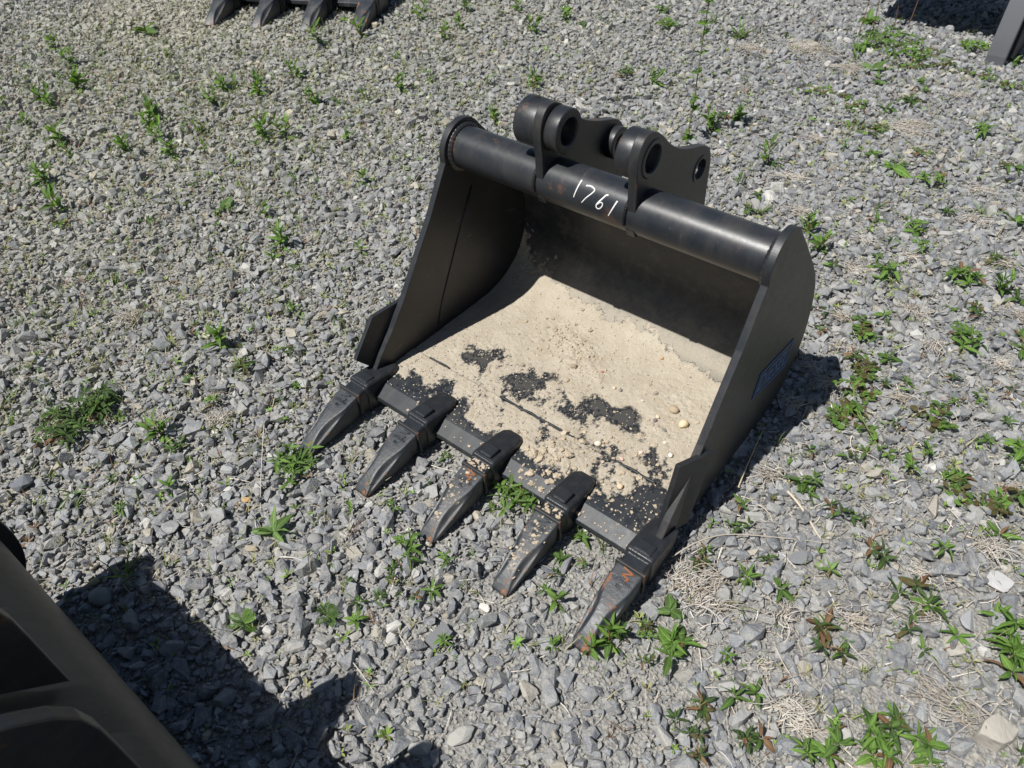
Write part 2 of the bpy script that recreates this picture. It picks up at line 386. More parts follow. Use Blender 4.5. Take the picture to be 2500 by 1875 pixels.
_pad = mesh_from('locking_pad', *box_vf(-.0165, .0165, -.0125, .021, .080, .0965))
_plug = mesh_from('locking_pad', *box_vf(-.0195, .0195, -.014, .016, .080, .0918))
_collar = mesh_from('collar', *join_vf([box_vf(-.0325, .0325, -.004, .004, .060, .0840), box_vf(.0285, .0335, -.0035, .0035, .02, .0795), box_vf(-.0335, -.0285, -.0035, .0035, .02, .0795)]))
_txt = [text_mesh('HU3202', .0135, .0007), text_mesh('RC', .0125, .0007)]
# the zig-zag emblem cast into each tooth, a flat raised outline
zig = [(-.013, .008), (.010, .011), (-.006, -.004), (.012, -.002), (.009, -.008)]
def emblem_mesh():
    parts = []
    for a, b in zip(zig, zig[1:]):
        a = Vector((a[0], a[1], 0)); b = Vector((b[0], b[1], 0)); d = (b - a).normalized(); s = Vector((-d.y, d.x, 0)) * .0015; a = a - d * .0012; b = b + d * .0012
        V = [p + Vector((0, 0, z)) for z in (-.001, .0011) for p in (a - s, a + s, b + s, b - s)]
        parts.append((V, [(3, 2, 1, 0), (4, 5, 6, 7), (0, 1, 5, 4), (1, 2, 6, 5), (2, 3, 7, 6), (3, 0, 4, 7)]))
    return mesh_from('emblem', *join_vf(parts))
_emblem = emblem_mesh()

def ear_part(root, x0, x1, boss_l, ring_r, mats, flush, tall=False):
    P = [(.352, .503), (.347, .594)] + [tuple(q) for q in catmull([(.3405, .635), (.341, .660), (.347, .680), (.358, .693), (.372, .6985), (.390, .697), (.410, .688)], 5)[:-1]]
    P += [tuple(q) for q in catmull([(.410, .688), (.436, .668), (.463, .645), (.503, .620), (.555, .599), (.596, .587), (.630, .575), (.648, .561), (.659, .541), (.664, .52)], 4)]
    P += [(.667, .47), (.672, .41), (.655, .318), (.60, .385), (.50, .495), (.445, .49), (.39, .482), (.360, .487)]
    if tall:
        P = [(.352, .503), (.345, .60), (.345, .70), (.352, .735), (.375, .758), (.41, .755), (.46, .725), (.52, .672), (.56, .632), (.583, .604), (.597, .575), (.602, .54), (.602, .50), (.600, .385), (.50, .495), (.445, .49), (.39, .482), (.360, .487)]
    hA = circ(.393, .643, .027, 24); hB = circ(.612, .530, .021, 22)
    e = link('ear', prism_x(P, x0, x1, [hA] if tall else [hA, hB]), M['ear'], root); bevel(e, .0018, 2)
    if boss_l:
        xa, r = boss_l
        V, F = lathe_x([(xa, .029), (xa, r - .003), (xa + .003, r), (x0 + .002, r), (x0 + .002, .029)], .393, .643)
        b = link('pin_boss', fix_normals(mesh_from('pin_boss', V, F)), M['ear'], e); bevel(b, .0012, 2); 
        for p in b.data.polygons: p.use_smooth = abs(p.normal.x) < .5
        if xa < x0 - .04:
            q = Vector(((xa + x0) / 2 - .004, .393, .643)); dirn = Vector((0, .12, 1)).normalized()
            V, F = tube_vf([q + dirn * (r - .02), q + dirn * (r + .0006)], .0065, 14)
            link('pin_hole_shade', mesh_from('pin_hole_shade', V, F), M['hole_shade'], e)  # solid dark plug, no real opening; the hole's shade is painted
    for (cy, cz, r, rh, xe) in ring_r:
        V, F = lathe_x([(x1 - .002, rh), (xe - .002, rh), (xe, rh + .002), (xe, r - .0025), (xe - .0025, r), (x1 - .002, r)], cy, cz)
        b = link('bore_ring', fix_normals(mesh_from('bore_ring', V, F)), M['ear'], e); bevel(b, .001, 2)
        for p in b.data.polygons: p.use_smooth = abs(p.normal.x) < .5
    # weld fillet where the ear meets the tube
    for xs, sg in ((x1, 1), (x0, -1)):
        pts = []
        for i in range(90):
            a = math.radians(196 - i * 1.95); pts.append(Vector((xs + sg * .0015, YT + (RT + .0012) * math.cos(a), ZT + (RT + .0012) * math.sin(a))))
        V, F = tube_vf(pts, 0.0036, 7, up=lambda p: Vector((1, 0, 0)))
        V = [pts[q // 7] + (Vector(v) - pts[q // 7]) * (1 + .12 * math.sin((q // 7) * 1.9)) for q, v in enumerate(V)]
        if sg == -1: link('weld_bead', mesh_from('weld_bead', V, F, True), M['ear'], e)
    link('weld_bead', mesh_from('weld_bead', V, F, True), M['ear'], e)
    return e

def bucket(label, loc, rz, scale, W, nt, ears, main=False, group=None):
    root = empty('excavator_bucket', loc, rz, scale); tag(root, label, 'excavator bucket', group)
    shl = lambda y, z: -K * (.514 - z)
    shr = lambda y, z: K * (.514 - z)
    T = .016
    pl = link('side_plate', prism_x(PLATE, -T, 0, shear=shl), M['plate'], root); bevel(pl, .0016, 2)
    pr = link('side_plate', prism_x(PLATE, W, W + T, shear=shr), M['plate_rusty'] if main else M['plate'], root); bevel(pr, .0016, 2)
    # back and floor sheet
    n = np.gradient(INNER, axis=0); n = np.stack([n[:, 1], -n[:, 0]], 1); n /= np.linalg.norm(n, axis=1)[:, None]
    OUT = INNER + n * .012; V = []; F = []; nx = 9; m_ = len(INNER)
    for lay in (INNER, OUT):
        for i in range(nx):
            u = i / (nx - 1)
            for y, z in lay: V.append((u * W + (2 * u - 1) * K * (.514 - z) + (.0005 if u == 0 else -.0005 if u == 1 else 0), y, z))
    for L in (0, 1):
        for i in range(nx - 1):
            for k in range(m_ - 1):
                a = L * nx * m_ + i * m_ + k; q = (a, a + 1, a + m_ + 1, a + m_); F.append(q if L else q[::-1])
    for k in range(m_ - 1):
        for i in (0, nx - 1): a = i * m_ + k; b = a + nx * m_; F.append((a, a + 1, b + 1, b))
    for i in range(nx - 1):
        for k in (0, m_ - 1): a = i * m_ + k; b = a + nx * m_; F.append((a, a + m_, b + m_, b))
    sh = link('back_sheet', fix_normals(mesh_from('back_sheet', V, F, True)), M['inner'], root)
    sh.data.materials.append(M['plate']); nin = (nx - 1) * (m_ - 1)
    for p in sh.data.polygons:
        if p.index >= nin: p.material_index = 1
    es = sh.modifiers.new('split', 'EDGE_SPLIT'); es.split_angle = math.radians(40)
    # cutting edge with its bevel
    CE = [(0.0, .031), (0.0, .0445), (.0345, .0622), (.044, .0635), (.166, .0635), (.166, .0470), (.022, .026)]
    ce = link('cutting_edge', prism_x(CE, -.024, W + .024), M['edge'], root); bevel(ce, .0012, 2, 25)
    # torque tube
    V, F = lathe_x([(0.0005, .030), (0.0005, RT), (.004, RT), (.01, RT), (W - .01, RT), (W - .004, RT), (W - .0005, RT), (W - .0005, .030)], YT, ZT, 72)
    tb = link('torque_tube', fix_normals(mesh_from('torque_tube', V, F)), M['tube_rusty'] if main else M['tube'], root)
    for p in tb.data.polygons: p.use_smooth = abs(p.normal.x) < .5
    for x, s in ((.001, 1), (W - .001, -1)):
        V, F = lathe_x([(x, RT - .002), (x, RT + .0095), (x + s * .004, RT + .0075), (x + s * .0085, RT + .0035), (x + s * .0105, RT - .002)], YT, ZT, 150)
        V = [(v[0] + s * .0006 * math.sin((q // 5) * 2 * math.pi / 4.3), YT + (v[1] - YT) * (1 + .005 * math.sin((q // 5) * 2 * math.pi / 4.3)), ZT + (v[2] - ZT) * (1 + .005 * math.sin((q // 5) * 2 * math.pi / 4.3))) for q, v in enumerate(V)]
        link('weld_bead', fix_normals(mesh_from('weld_bead', V, F, True)), M['ear'], tb)
    for e in ears: ear_part(root, *e)
    # wear strips under the floor
    for x in (.12, W / 2, W - .12):
        st = link('wear_strip', mesh_from('wear_strip', *box_vf(x - .03, x + .03, .12, .50, .0335, .0478)), M['plate'], root); bevel(st, .002, 2)
    # adapters and teeth
    dx = (W + .0268) / (nt - 1)
    for i in range(nt):
        x = -.0134 + i * dx
        ad = link('tooth_adapter', _adapter, M['cast'], root); ad.location = (x, 0, 0); bevel(ad, .003, 3, 40)
        flush = i in (0, nt - 1)
        pd = link('locking_pad', _plug if flush else _pad, M['cast'], ad); bevel(pd, .004, 3, 40)
        tm = _tooth if True else None
        to = bpy.data.objects.new('tooth', _tooth.copy()); COL.objects.link(to); to.parent = root
        to.data.materials.clear(); to.data.materials.append(M['tooth_c'] if i == nt - 1 else M['tooth_b'] if i in (2, 3) else M['tooth_a'])
        to.location = (x, -.0483, 0); to.rotation_euler = (0, 0, (0.012, -.01, .0, .014, -.012)[i % 5])
        sb = to.modifiers.new('subdivision', 'SUBSURF'); sb.levels = 2; sb.render_levels = 2
        cl = link('collar', _collar, M['rustbar'] if i != 3 else M['cast'], to); bevel(cl, .0018, 2)
        if main:
            tilt = math.atan2(.0065, .030)
            em = bpy.data.objects.new('emblem', _emblem.copy()); COL.objects.link(em); em.parent = to
            em.data.materials.clear(); em.data.materials.append(M['rustmark'] if i in (2, 4) else M['tooth_a'])
            em.location = (0, -.0175, .0762); em.rotation_euler = (tilt, 0, math.radians(-18))
            for k in (0, 1):
                le = bpy.data.objects.new('lettering', _txt[k]); COL.objects.link(le); le.parent = to
                if not _txt[k].materials: _txt[k].materials.append(M['tooth_a'])
                le.scale = (.78, .78, 1); le.location = (0, -.0345 - .0115 * k, .0723 - .0027 * k); le.rotation_euler = (tilt, 0, 0)
    return root, pl, pr, tb

EARS = [(.242, .262, (.186, .049), [(.393, .643, .046, .028, .294), (.612, .530, .037, .0215, .285)], M, False),
        (.465, .485, (.428, .047), [(.393, .643, .039, .0275, .4875), (.612, .530, .031, .0215, .487)], M, True)]
GB = 'black toothed excavator buckets'
B0, PL, PR, TB = bucket('black five-toothed excavator bucket with sand inside and white 1761 on its tube', (0, 0, 0), 0, 1, .76, 5, EARS, True, GB)
# flared side cutters welded outside the front edges
def cutter(pts, th, name='side_cutter', mat=None):
    a, b, c_, d = [Vector(p) for p in pts]; n = (b - a).cross(d - a).normalized() * th
    V = [a, b, c_, d, a + n, b + n, c_ + n, d + n]
    o = link(name, fix_normals(mesh_from(name, V, [(0, 1, 2, 3), (7, 6, 5, 4), (0, 4, 5, 1), (1, 5, 6, 2), (2, 6, 7, 3), (3, 7, 4, 0)])), mat or M['plate'], B0); bevel(o, .0015, 2)
cutter([(-.024, .176, .218), (-.036, .075, .214), (-.036, .003, .128), (-.029, .045, .078)], -.012)
cutter([(.771, .100, .232), (.801, .183, .222), (.801, .130, .052), (.774, .052, .050)], .012)
# fillet weld line down the inside of the left plate
V, F = tube_vf([(.0005 - K * (.514 - z), y, z) for y, z in ((.415, .42), (.37, .33), (.325, .235), (.285, .15), (.262, .085))], .0022, 6)
link('weld_seam', mesh_from('weld_seam', V, F, True), M['plate'], PL)
# weld ridge across the floor behind the cutting edge
for xa, xb in ((.045, .110), (.275, .49), (.60, .70)):
    pts = [(x, .1675 + .0012 * math.sin(x * 90), .0650 + .0006 * math.sin(x * 140)) for x in np.linspace(xa, xb, 26)]
    link('weld_seam', mesh_from('weld_seam', *tube_vf(pts, .0034, 6, .7), True), M['edge'], B0)
# number written on the tube in paint marker
def on_tube(x, a): a = math.radians(a); return Vector((x, YT + (RT + .0004) * math.cos(a), ZT + (RT + .0004) * math.sin(a)))
STROKES = [[(.3480, 127), (.3455, 149), (.3420, 172)], [(.3628, 136), (.3720, 133.5), (.3815, 136), (.3844, 141), (.3800, 150), (.3710, 163), (.3623, 178)],
           [(.4172, 140), (.4130, 141), (.4070, 152), (.4000, 164), (.3972, 171), (.3985, 177), (.4035, 178), (.4085, 173), (.4110, 166), (.4090, 161), (.4040, 162), (.4000, 168)],
           [(.4404, 145), (.4345, 166), (.4270, 187)]]
parts = []
for st in STROKES:
    cr = catmull(st, 5); parts.append(tube_vf([on_tube(*q) for q in cr], .0016, 6, .25, up=lambda p: Vector((0, p.y - YT, p.z - ZT)), taper=.55))
link('chalk_number', mesh_from('chalk_number', *join_vf(parts)), M['chalk'], TB)
# slanted sticker on the right plate
def st_pt(u, v, off):
    y = .385 + u * .180 + v * .017; z = .194 - u * .034 + v * .060 + v * u * .008
    return (.76 + .016 + K * (.514 - z) + off, y, z)
V = [st_pt(u, v, .0012) for u, v in ((0, 0), (1, 0), (1, 1), (0, 1))] + [st_pt(u, v, .0002) for u, v in ((0, 0), (1, 0), (1, 1), (0, 1))]
stk = link('sticker', mesh_from('sticker', V, [(0, 1, 2, 3), (4, 7, 6, 5), (0, 4, 5, 1), (1, 5, 6, 2), (2, 6, 7, 3), (3, 7, 4, 0)]), M['sticker'], PR)
tm = text_mesh('DIESEL', 1, 0)
co = np.array([v.co for v in tm.vertices]); mn, mx = co.min(0), co.max(0)
for v in tm.vertices:
    u = .07 + .86 * (v.co.x - mn[0]) / (mx[0] - mn[0]); w = .17 + .66 * (v.co.y - mn[1]) / (mx[1] - mn[1])
    v.co = st_pt(u + .02 * (w - .5), w, .0022)
tm.materials.clear(); tm.materials.append(M['sticker_blue'])
fr = []
for a, b in (((.0, .02), (1, .02)), ((1, .98), (0, .98)), ((.012, 0), (.012, 1)), ((.988, 0), (.988, 1))):
    fr.append(tube_vf([st_pt(*a, .0018), st_pt(*b, .0018)], .0010, 6))
bm = bmesh.new(); bm.from_mesh(tm); f2 = mesh_from('frame', *join_vf(fr)); bm.from_mesh(f2); bm.to_mesh(tm); bm.free()
link('sticker', tm, None, PR); 

# the other two buckets of the row and the one behind
EARS3 = [(.440, .460, (.40, .049), [(.393, .643, .046, .028, .485)], M, False, True), (.635, .655, (.60, .047), [(.393, .643, .039, .0275, .66)], M, True, True)]
bucket('black excavator bucket at the lower left corner, its rounded back in shadow', (-.09, -1.410, -.012), 0, 1, .95, 6, EARS3, False, GB)
bucket('black excavator bucket cut off by the top edge with four bare teeth pointing forward', (-2.779, 1.64, .030), math.radians(25.66), 1.4, .55, 4,
       [(.17, .19, (.13, .049), [(.393, .643, .046, .028, .22)], M, False), (.36, .38, (.32, .047), [(.393, .643, .039, .0275, .3825)], M, True)], False, GB)
# ------------------------------------------------------------------ top right: attachment standing on a curved steel runner
at = tag(empty('steel_attachment', (.62, 3.09, .012)), 'black steel attachment standing on a grey curved runner in the top right corner', 'attachment')
prof = [(-.012, .02)] + [tuple(q) for q in catmull([(-.018, .06), (-.016, .14), (0.0, .26), (.03, .40), (.075, .56), (.13, .72)], 4)] + [(.30, .72), (.24, .40), (.20, .20), (.16, .05), (.09, .004), (.03, -.004), (.004, .002)]
rn = link('runner', prism_x(prof, .0, .078), NT('worn_grey_runner').set(col=(.135, .138, .148), rough=.5), at); bevel(rn, .006, 3)
fl = link('side_flange', prism_x([(.02, .05), (.05, .40), (.14, .72), (.62, .72), (.60, .12), (.16, .03)], .080, .098), M['plate'], at); bevel(fl, .002, 2)
cb = link('cross_beam', mesh_from('cross_beam', *box_vf(-.62, -.009, .20, .58, .26, .66)), M['plate'], at); bevel(cb, .01, 3)
lp = link('lower_lip', mesh_from('lower_lip', *box_vf(-.60, -.009, .165, .199, .30, .36)), M['plate'], at); bevel(lp, .004, 2)

# ------------------------------------------------------------------ ground sheet
ax = np.unique(np.round(np.r_[-80, -40, -20, -12, -8, np.arange(-6, 3.0, .045), 4, 6, 10, 20, 40, 80], 4))
ay = np.unique(np.round(np.r_[-80, -40, -20, -10, -5, -3, np.arange(-1.9, 6.0, .045), 7, 9, 14, 24, 40, 80], 4))
GX, GY = np.meshgrid(ax, ay); GZ = ground_h(GX, GY) - .004 * (fbm(GX * 9, GY * 9, 3, 5) + .3)
V = np.stack([GX, GY, GZ], -1).reshape(-1, 3); nx = len(ax); i = np.arange(len(V)).reshape(len(ay), nx)
Q = np.stack([i[:-1, :-1], i[:-1, 1:], i[1:, 1:], i[1:, :-1]], -1).reshape(-1, 4)
gm = fast_mesh('ground', V, Q, True); gm.materials.append(M['ground'])
ground = tag(link('ground', gm), None, None, None, 'structure')

# ------------------------------------------------------------------ gravel
def hull_stone(rng, flat):
    while True:
        n = rng.integers(12, 20); P = rng.normal(size=(n, 3)); P /= np.linalg.norm(P, axis=1)[:, None]
        P *= rng.uniform(.86, 1.0, (n, 1))
        if rng.random() < .55: P[:, 2] = np.clip(P[:, 2], -.62, rng.uniform(.35, .62))     # flat split faces
        if rng.random() < .45: P[:, 0] = np.clip(P[:, 0], -.8, rng.uniform(.4, .7))
        if rng.random() < .3: P[:, 1] = np.clip(P[:, 1], -rng.uniform(.45, .8), .8)
        P[:, 1] *= rng.uniform(.55, .9); P[:, 2] *= flat * rng.uniform(.75, 1.25)
        bm = bmesh.new(); vs = [bm.verts.new(p) for p in P]
        r = bmesh.ops.convex_hull(bm, input=vs); bmesh.ops.delete(bm, geom=[v for v in bm.verts if not v.link_faces], context='VERTS')
        bmesh.ops.triangulate(bm, faces=bm.faces)
        bm.verts.index_update(); V = np.array([v.co for v in bm.verts]); F = np.array([[v.index for v in f.verts] for f in bm.faces]); bm.free()
        if len(V) >= 8: return V, F
NV = 56
VAR = [hull_stone(RNG, .80) for _ in range(NV)]
def lattice(d, x0, x1, y0, y1):
    n = int((x1 - x0) * (y1 - y0) * d); return RNG.uniform((x0, y0), (x1, y1), (n, 2))
def jitter(d, x0, x1, y0, y1):
    s = 1 / math.sqrt(d); gx, gy = np.meshgrid(np.arange(x0, x1, s), np.arange(y0, y1, s)); P = np.stack([gx.ravel(), gy.ravel()], 1)
    return P + RNG.uniform(-.5 * s, .5 * s, P.shape)
def cull(P, mx, my, far=99):
    Q = np.c_[P, ground_h(P[:, 0], P[:, 1])]; uv, z = px_of(Q)
    return P[(z > .1) & (uv[:, 0] > -mx) & (uv[:, 0] < 1 + mx) & (uv[:, 1] > -my) & (uv[:, 1] < 1 + my) & (np.linalg.norm(Q - CAM_POS, axis=1) < far)]
BX = (-6.2, 2.7, -1.9, 5.9)
pos = []; rad = []
def dens_keep(P, f): return P[RNG.random(len(P)) < f]
big_right = lambda P: sstep(-.2, 1.6, P[:, 0] + .35 * P[:, 1])          # larger stones towards the upper right
for d, r0, r1, far in ((80, .021, .030, 99), (860, .0140, .0260, 99), (2100, .0080, .0150, 99), (6500, .0032, .0070, 3.0)):
    P = cull(jitter(d, *BX), .12, .12, far)
    if d == 80: P = dens_keep(P, .35 + .65 * big_right(P))
    if d == 860: P = dens_keep(P, .68 + .32 * np.maximum(big_right(P), np.exp(-(((P[:, 0] - .3) / .8) ** 2 + ((P[:, 1] + .3) / .6) ** 2))))
    bare = fbm(P[:, 0] * 2.6, P[:, 1] * 2.6, 3, 77)
    if d in (860, 2100): P = P[(bare < .42) | (RNG.random(len(P)) < .6)]
    r = r0 + (r1 - r0) * RNG.random(len(P)) ** 1.5
    pos.append(P); rad.append(r)
pos = np.concatenate(pos); rad = np.concatenate(rad)
# hand placed stones: keep their spots free, and keep the teeth corridors free of tall stones
SPECIAL = [('white_stone', .579, -.253, .0165, 20, 'small angular white stone below the fourth tooth, brightest in the gravel', ((.62, .58, .53), (.74, .70, .64)), .5),
 ('pale_stone', 1.401, .093, .041, 40, 'large pale square block of stone at the lower right edge beside the straw', ((.36, .33, .28), (.44, .41, .36)), .5),
 ('yellow_pebble', -.08, -.695, .0115, 70, 'yellowish egg-shaped pebble beside the grass tuft and dark shadow', ((.33, .31, .16), (.40, .37, .21)), .8),
 ('slate_slab', .552, -.352, .026, 85, 'upright rectangular grey slate slab above the lone weed at the bottom centre', ((.15, .155, .165), (.22, .225, .23)), .4),
 ('quartz_stone', .472, -.39, .022, 60, 'whitish speckled stone left of the rectangular slate slab', ((.40, .39, .37), (.66, .64, .60)), .75),
 ('orange_stone', -.004, -.379, .0135, 30, 'small orange-tan stone between the first tooth and the strap-leaved weed', ((.42, .27, .11), (.52, .38, .2)), .6),
 ('tan_stone', .11, -.451, .018, 10, 'tan block of stone above the strap-leaved weed on the gravel', ((.33, .29, .21), (.42, .37, .28)), .8),
 ('round_stone', -.035, -.706, .026, 15, 'rounded greenish-grey stone touching the edge of the dark bucket shadow', ((.21, .225, .21), (.29, .30, .28)), .8),
 ('flat_stone', .703, -.46, .031, 75, 'large flat pale stone at the bottom edge in the middle', ((.33, .325, .30), (.43, .42, .385)), .35),
 ('grey_stone', 1.01, .212, .030, 50, 'smooth broad grey stone slab right of the fifth tooth adapter', ((.17, .175, .185), (.24, .245, .25)), .5),
 ('blunt_stone', 1.129, .171, .028, 30, 'dark blunt stone between the star weed and the dark weed at lower right', ((.125, .125, .13), (.2, .2, .205)), .7),
 ('speckled_stone', 1.33, .383, .032, 80, 'glittering white-flecked stone near the right edge, below the bleached tuft', ((.34, .34, .34), (.62, .61, .6)), .5),
 ('shiny_slab', 1.315, .269, .034, 160, 'long pale-grey shiny slab near the right edge beside the cut-off weed', ((.26, .265, .275), (.4, .4, .405)), .35),
 ('blue_grey_stone', -.361, -.45, .027, 40, 'pale blue-grey stone with a shaded side between two weeds, left of the teeth', ((.25, .265, .275), (.36, .37, .37)), .8),
 ('slate_stone', -.453, -.669, .032, 100, 'dark slate stone with a crease just above the lower left bucket', ((.13, .14, .155), (.19, .2, .215)), .5),
 ('pointed_stone', -.17, -.335, .027, 50, 'long pointed pale stone left of the lush weed by the first tooth', ((.25, .255, .255), (.36, .36, .35)), .6),
 ('grey_block', -.62, -.20, .036, 60, 'big angular grey block at the far left, level with the left side cutter', ((.16, .175, .175), (.24, .25, .245)), .8),
 ('capped_stone', .196, -.353, .018, 20, 'round cap-shaped grey stone below the first tooth tip', ((.19, .19, .19), (.3, .3, .29)), .8)]
keep = np.ones(len(pos), bool)
for s in SPECIAL: keep &= np.hypot(pos[:, 0] - s[1], pos[:, 1] - s[2]) > (s[3] * .8 + rad * .5)
for i in range(5):
    x = -.0134 + i * .1967
    keep &= ~((np.abs(pos[:, 0] - x) < .024 + rad) & (pos[:, 1] > -.205 - rad * 1.2) & (pos[:, 1] < .1) & (rad > .006))
und = (pos[:, 0] > .0) & (pos[:, 0] < .76) & (pos[:, 1] > .09) & (pos[:, 1] < .60)
keep &= ~und
keep &= ~((pos[:, 0] > -.04) & (pos[:, 0] < .80) & (pos[:, 1] > -.03) & (pos[:, 1] < .12) & (rad > .011))
pos = pos[keep]; rad = rad[keep]; N = len(pos)
var = RNG.integers(0, NV, N)
yaw = RNG.uniform(0, 2 * np.pi, N); tilt = np.abs(RNG.normal(0, .42, N)) * np.where(RNG.random(N) < .12, 2.6, 1); taz = RNG.uniform(0, 2 * np.pi, N)
sx = rad * RNG.uniform(.95, 1.35, N); sy = rad * RNG.uniform(.75, 1.15, N); sz = rad * RNG.uniform(.70, 1.25, N)
zc = ground_h(pos[:, 0], pos[:, 1]) + rad * RNG.uniform(.06, .50, N) + np.where(rad < .0075, .001, 0) + np.where((rad > .0075) & (rad < .0125), RNG.uniform(0, .004, N), 0)
def quats():
    # tilt about a horizontal axis after yaw
    qy = np.stack([np.cos(yaw / 2), 0 * yaw, 0 * yaw, np.sin(yaw / 2)], 1)
    qt = np.stack([np.cos(tilt / 2), np.sin(tilt / 2) * np.cos(taz), np.sin(tilt / 2) * np.sin(taz), 0 * tilt], 1)
    a, b = qt, qy
    w = a[:, 0] * b[:, 0] - a[:, 1] * b[:, 1] - a[:, 2] * b[:, 2] - a[:, 3] * b[:, 3]
    x = a[:, 0] * b[:, 1] + a[:, 1] * b[:, 0] + a[:, 2] * b[:, 3] - a[:, 3] * b[:, 2]
    y = a[:, 0] * b[:, 2] - a[:, 1] * b[:, 3] + a[:, 2] * b[:, 0] + a[:, 3] * b[:, 1]
    z = a[:, 0] * b[:, 3] + a[:, 1] * b[:, 2] - a[:, 2] * b[:, 1] + a[:, 3] * b[:, 0]
    return np.stack([w, x, y, z], 1)
QT = quats()
w, x, y, z = QT.T
ROT = np.stack([np.stack([1 - 2 * (y * y + z * z), 2 * (x * y - w * z), 2 * (x * z + w * y)], -1),
                np.stack([2 * (x * y + w * z), 1 - 2 * (x * x + z * z), 2 * (y * z - w * x)], -1),
                np.stack([2 * (x * z - w * y), 2 * (y * z + w * x), 1 - 2 * (x * x + y * y)], -1)], 1)
PAL = np.array([(.082, .092, .115), (.125, .137, .160), (.165, .178, .200), (.20, .212, .230), (.235, .245, .258), (.285, .291, .294), (.37, .365, .345), (.37, .33, .25), (.52, .51, .48)])
pal_p = np.array([.12, .18, .20, .17, .13, .09, .06, .035, .015]); tint = PAL[RNG.choice(len(PAL), N, p=pal_p / pal_p.sum())] * RNG.uniform(.78, 1.22, (N, 1))
lowf = fbm(pos[:, 0] * .9, pos[:, 1] * .9, 3, 31)
tan = np.clip(np.exp(-(((pos[:, 0] + 3.0) / .55) ** 2 + ((pos[:, 1] - 1.35) / .42) ** 2)) * 1.1 + .20 * np.clip(lowf, 0, 1) + .34 * sstep(.3, -1.8, pos[:, 0]) * RNG.random(len(pos)), 0, .85)[:, None]
tint = tint * (1 - tan) + np.array([.35, .33, .27]) * RNG.uniform(.75, 1.2, (N, 1)) * tan
left = sstep(.2, -2.0, pos[:, 0])[:, None]; tint *= 1 + left * np.array([.02, .03, -.08])
small = (rad < .0075)[:, None]; tint = np.where(small, tint * .45 + np.array([.33, .315, .27]) * .62 * RNG.uniform(.6, 1.3, (N, 1)), tint)
# the 300 that show largest become pieces of the ground, each an object of its own
uv, zz = px_of(np.c_[pos, zc]); infr = (uv[:, 0] > .0) & (uv[:, 0] < 1) & (uv[:, 1] > 0) & (uv[:, 1] < 1)
hidden = ((pos[:, 1] < -.72) & (pos[:, 0] < .75)) | ((pos[:, 0] > -.1) & (pos[:, 0] < .5) & (pos[:, 1] > .2) & (pos[:, 1] < .95))
score = np.where(infr & ~hidden, rad / zz, 0); top = np.argsort(-score)[:300]; istop = np.zeros(N, bool); istop[top] = True
sm = []
for v, (Vv, Fv) in enumerate(VAR):
    me = fast_mesh('stone', Vv, Fv); me.materials.append(M['stone_single']); sm.append(me)
for i in top:
    o = bpy.data.objects.new('stone', sm[var[i]]); COL.objects.link(o); o.parent = ground
    o.rotation_mode = 'QUATERNION'; o.rotation_quaternion = QT[i]; o.location = (*pos[i], zc[i]); o.scale = (sx[i], sy[i], sz[i])
VV = []; FF = []; TT = []; off = 0
SC = np.stack([sx, sy, sz], 1)
for v, (Vv, Fv) in enumerate(VAR):
    ids = np.where((var == v) & ~istop)[0]
    if not len(ids): continue
    P = np.einsum('nij,nkj->nki', ROT[ids], Vv[None] * SC[ids][:, None, :]) + np.c_[pos[ids], zc[ids]][:, None, :]
    VV.append(P.reshape(-1, 3)); FF.append((Fv[None] + (np.arange(len(ids)) * len(Vv))[:, None, None] + off).reshape(-1, 3)); TT.append(np.repeat(tint[ids], len(Vv), 0)); off += len(ids) * len(Vv)
VV = np.concatenate(VV); FF = np.concatenate(FF); TT = np.concatenate(TT)
def colored(me, T):
    a = me.attributes.new('tint', 'FLOAT_COLOR', 'POINT'); a.data.foreach_set('color', np.c_[T, np.ones(len(T))].astype(np.float32).ravel()); return me
gv = colored(fast_mesh('gravel', VV, FF), TT); gv.materials.append(M['stone'])
tag(link('gravel', gv, None, ground), None, None, None, 'stuff')
print('stones', N, 'tris', len(FF))
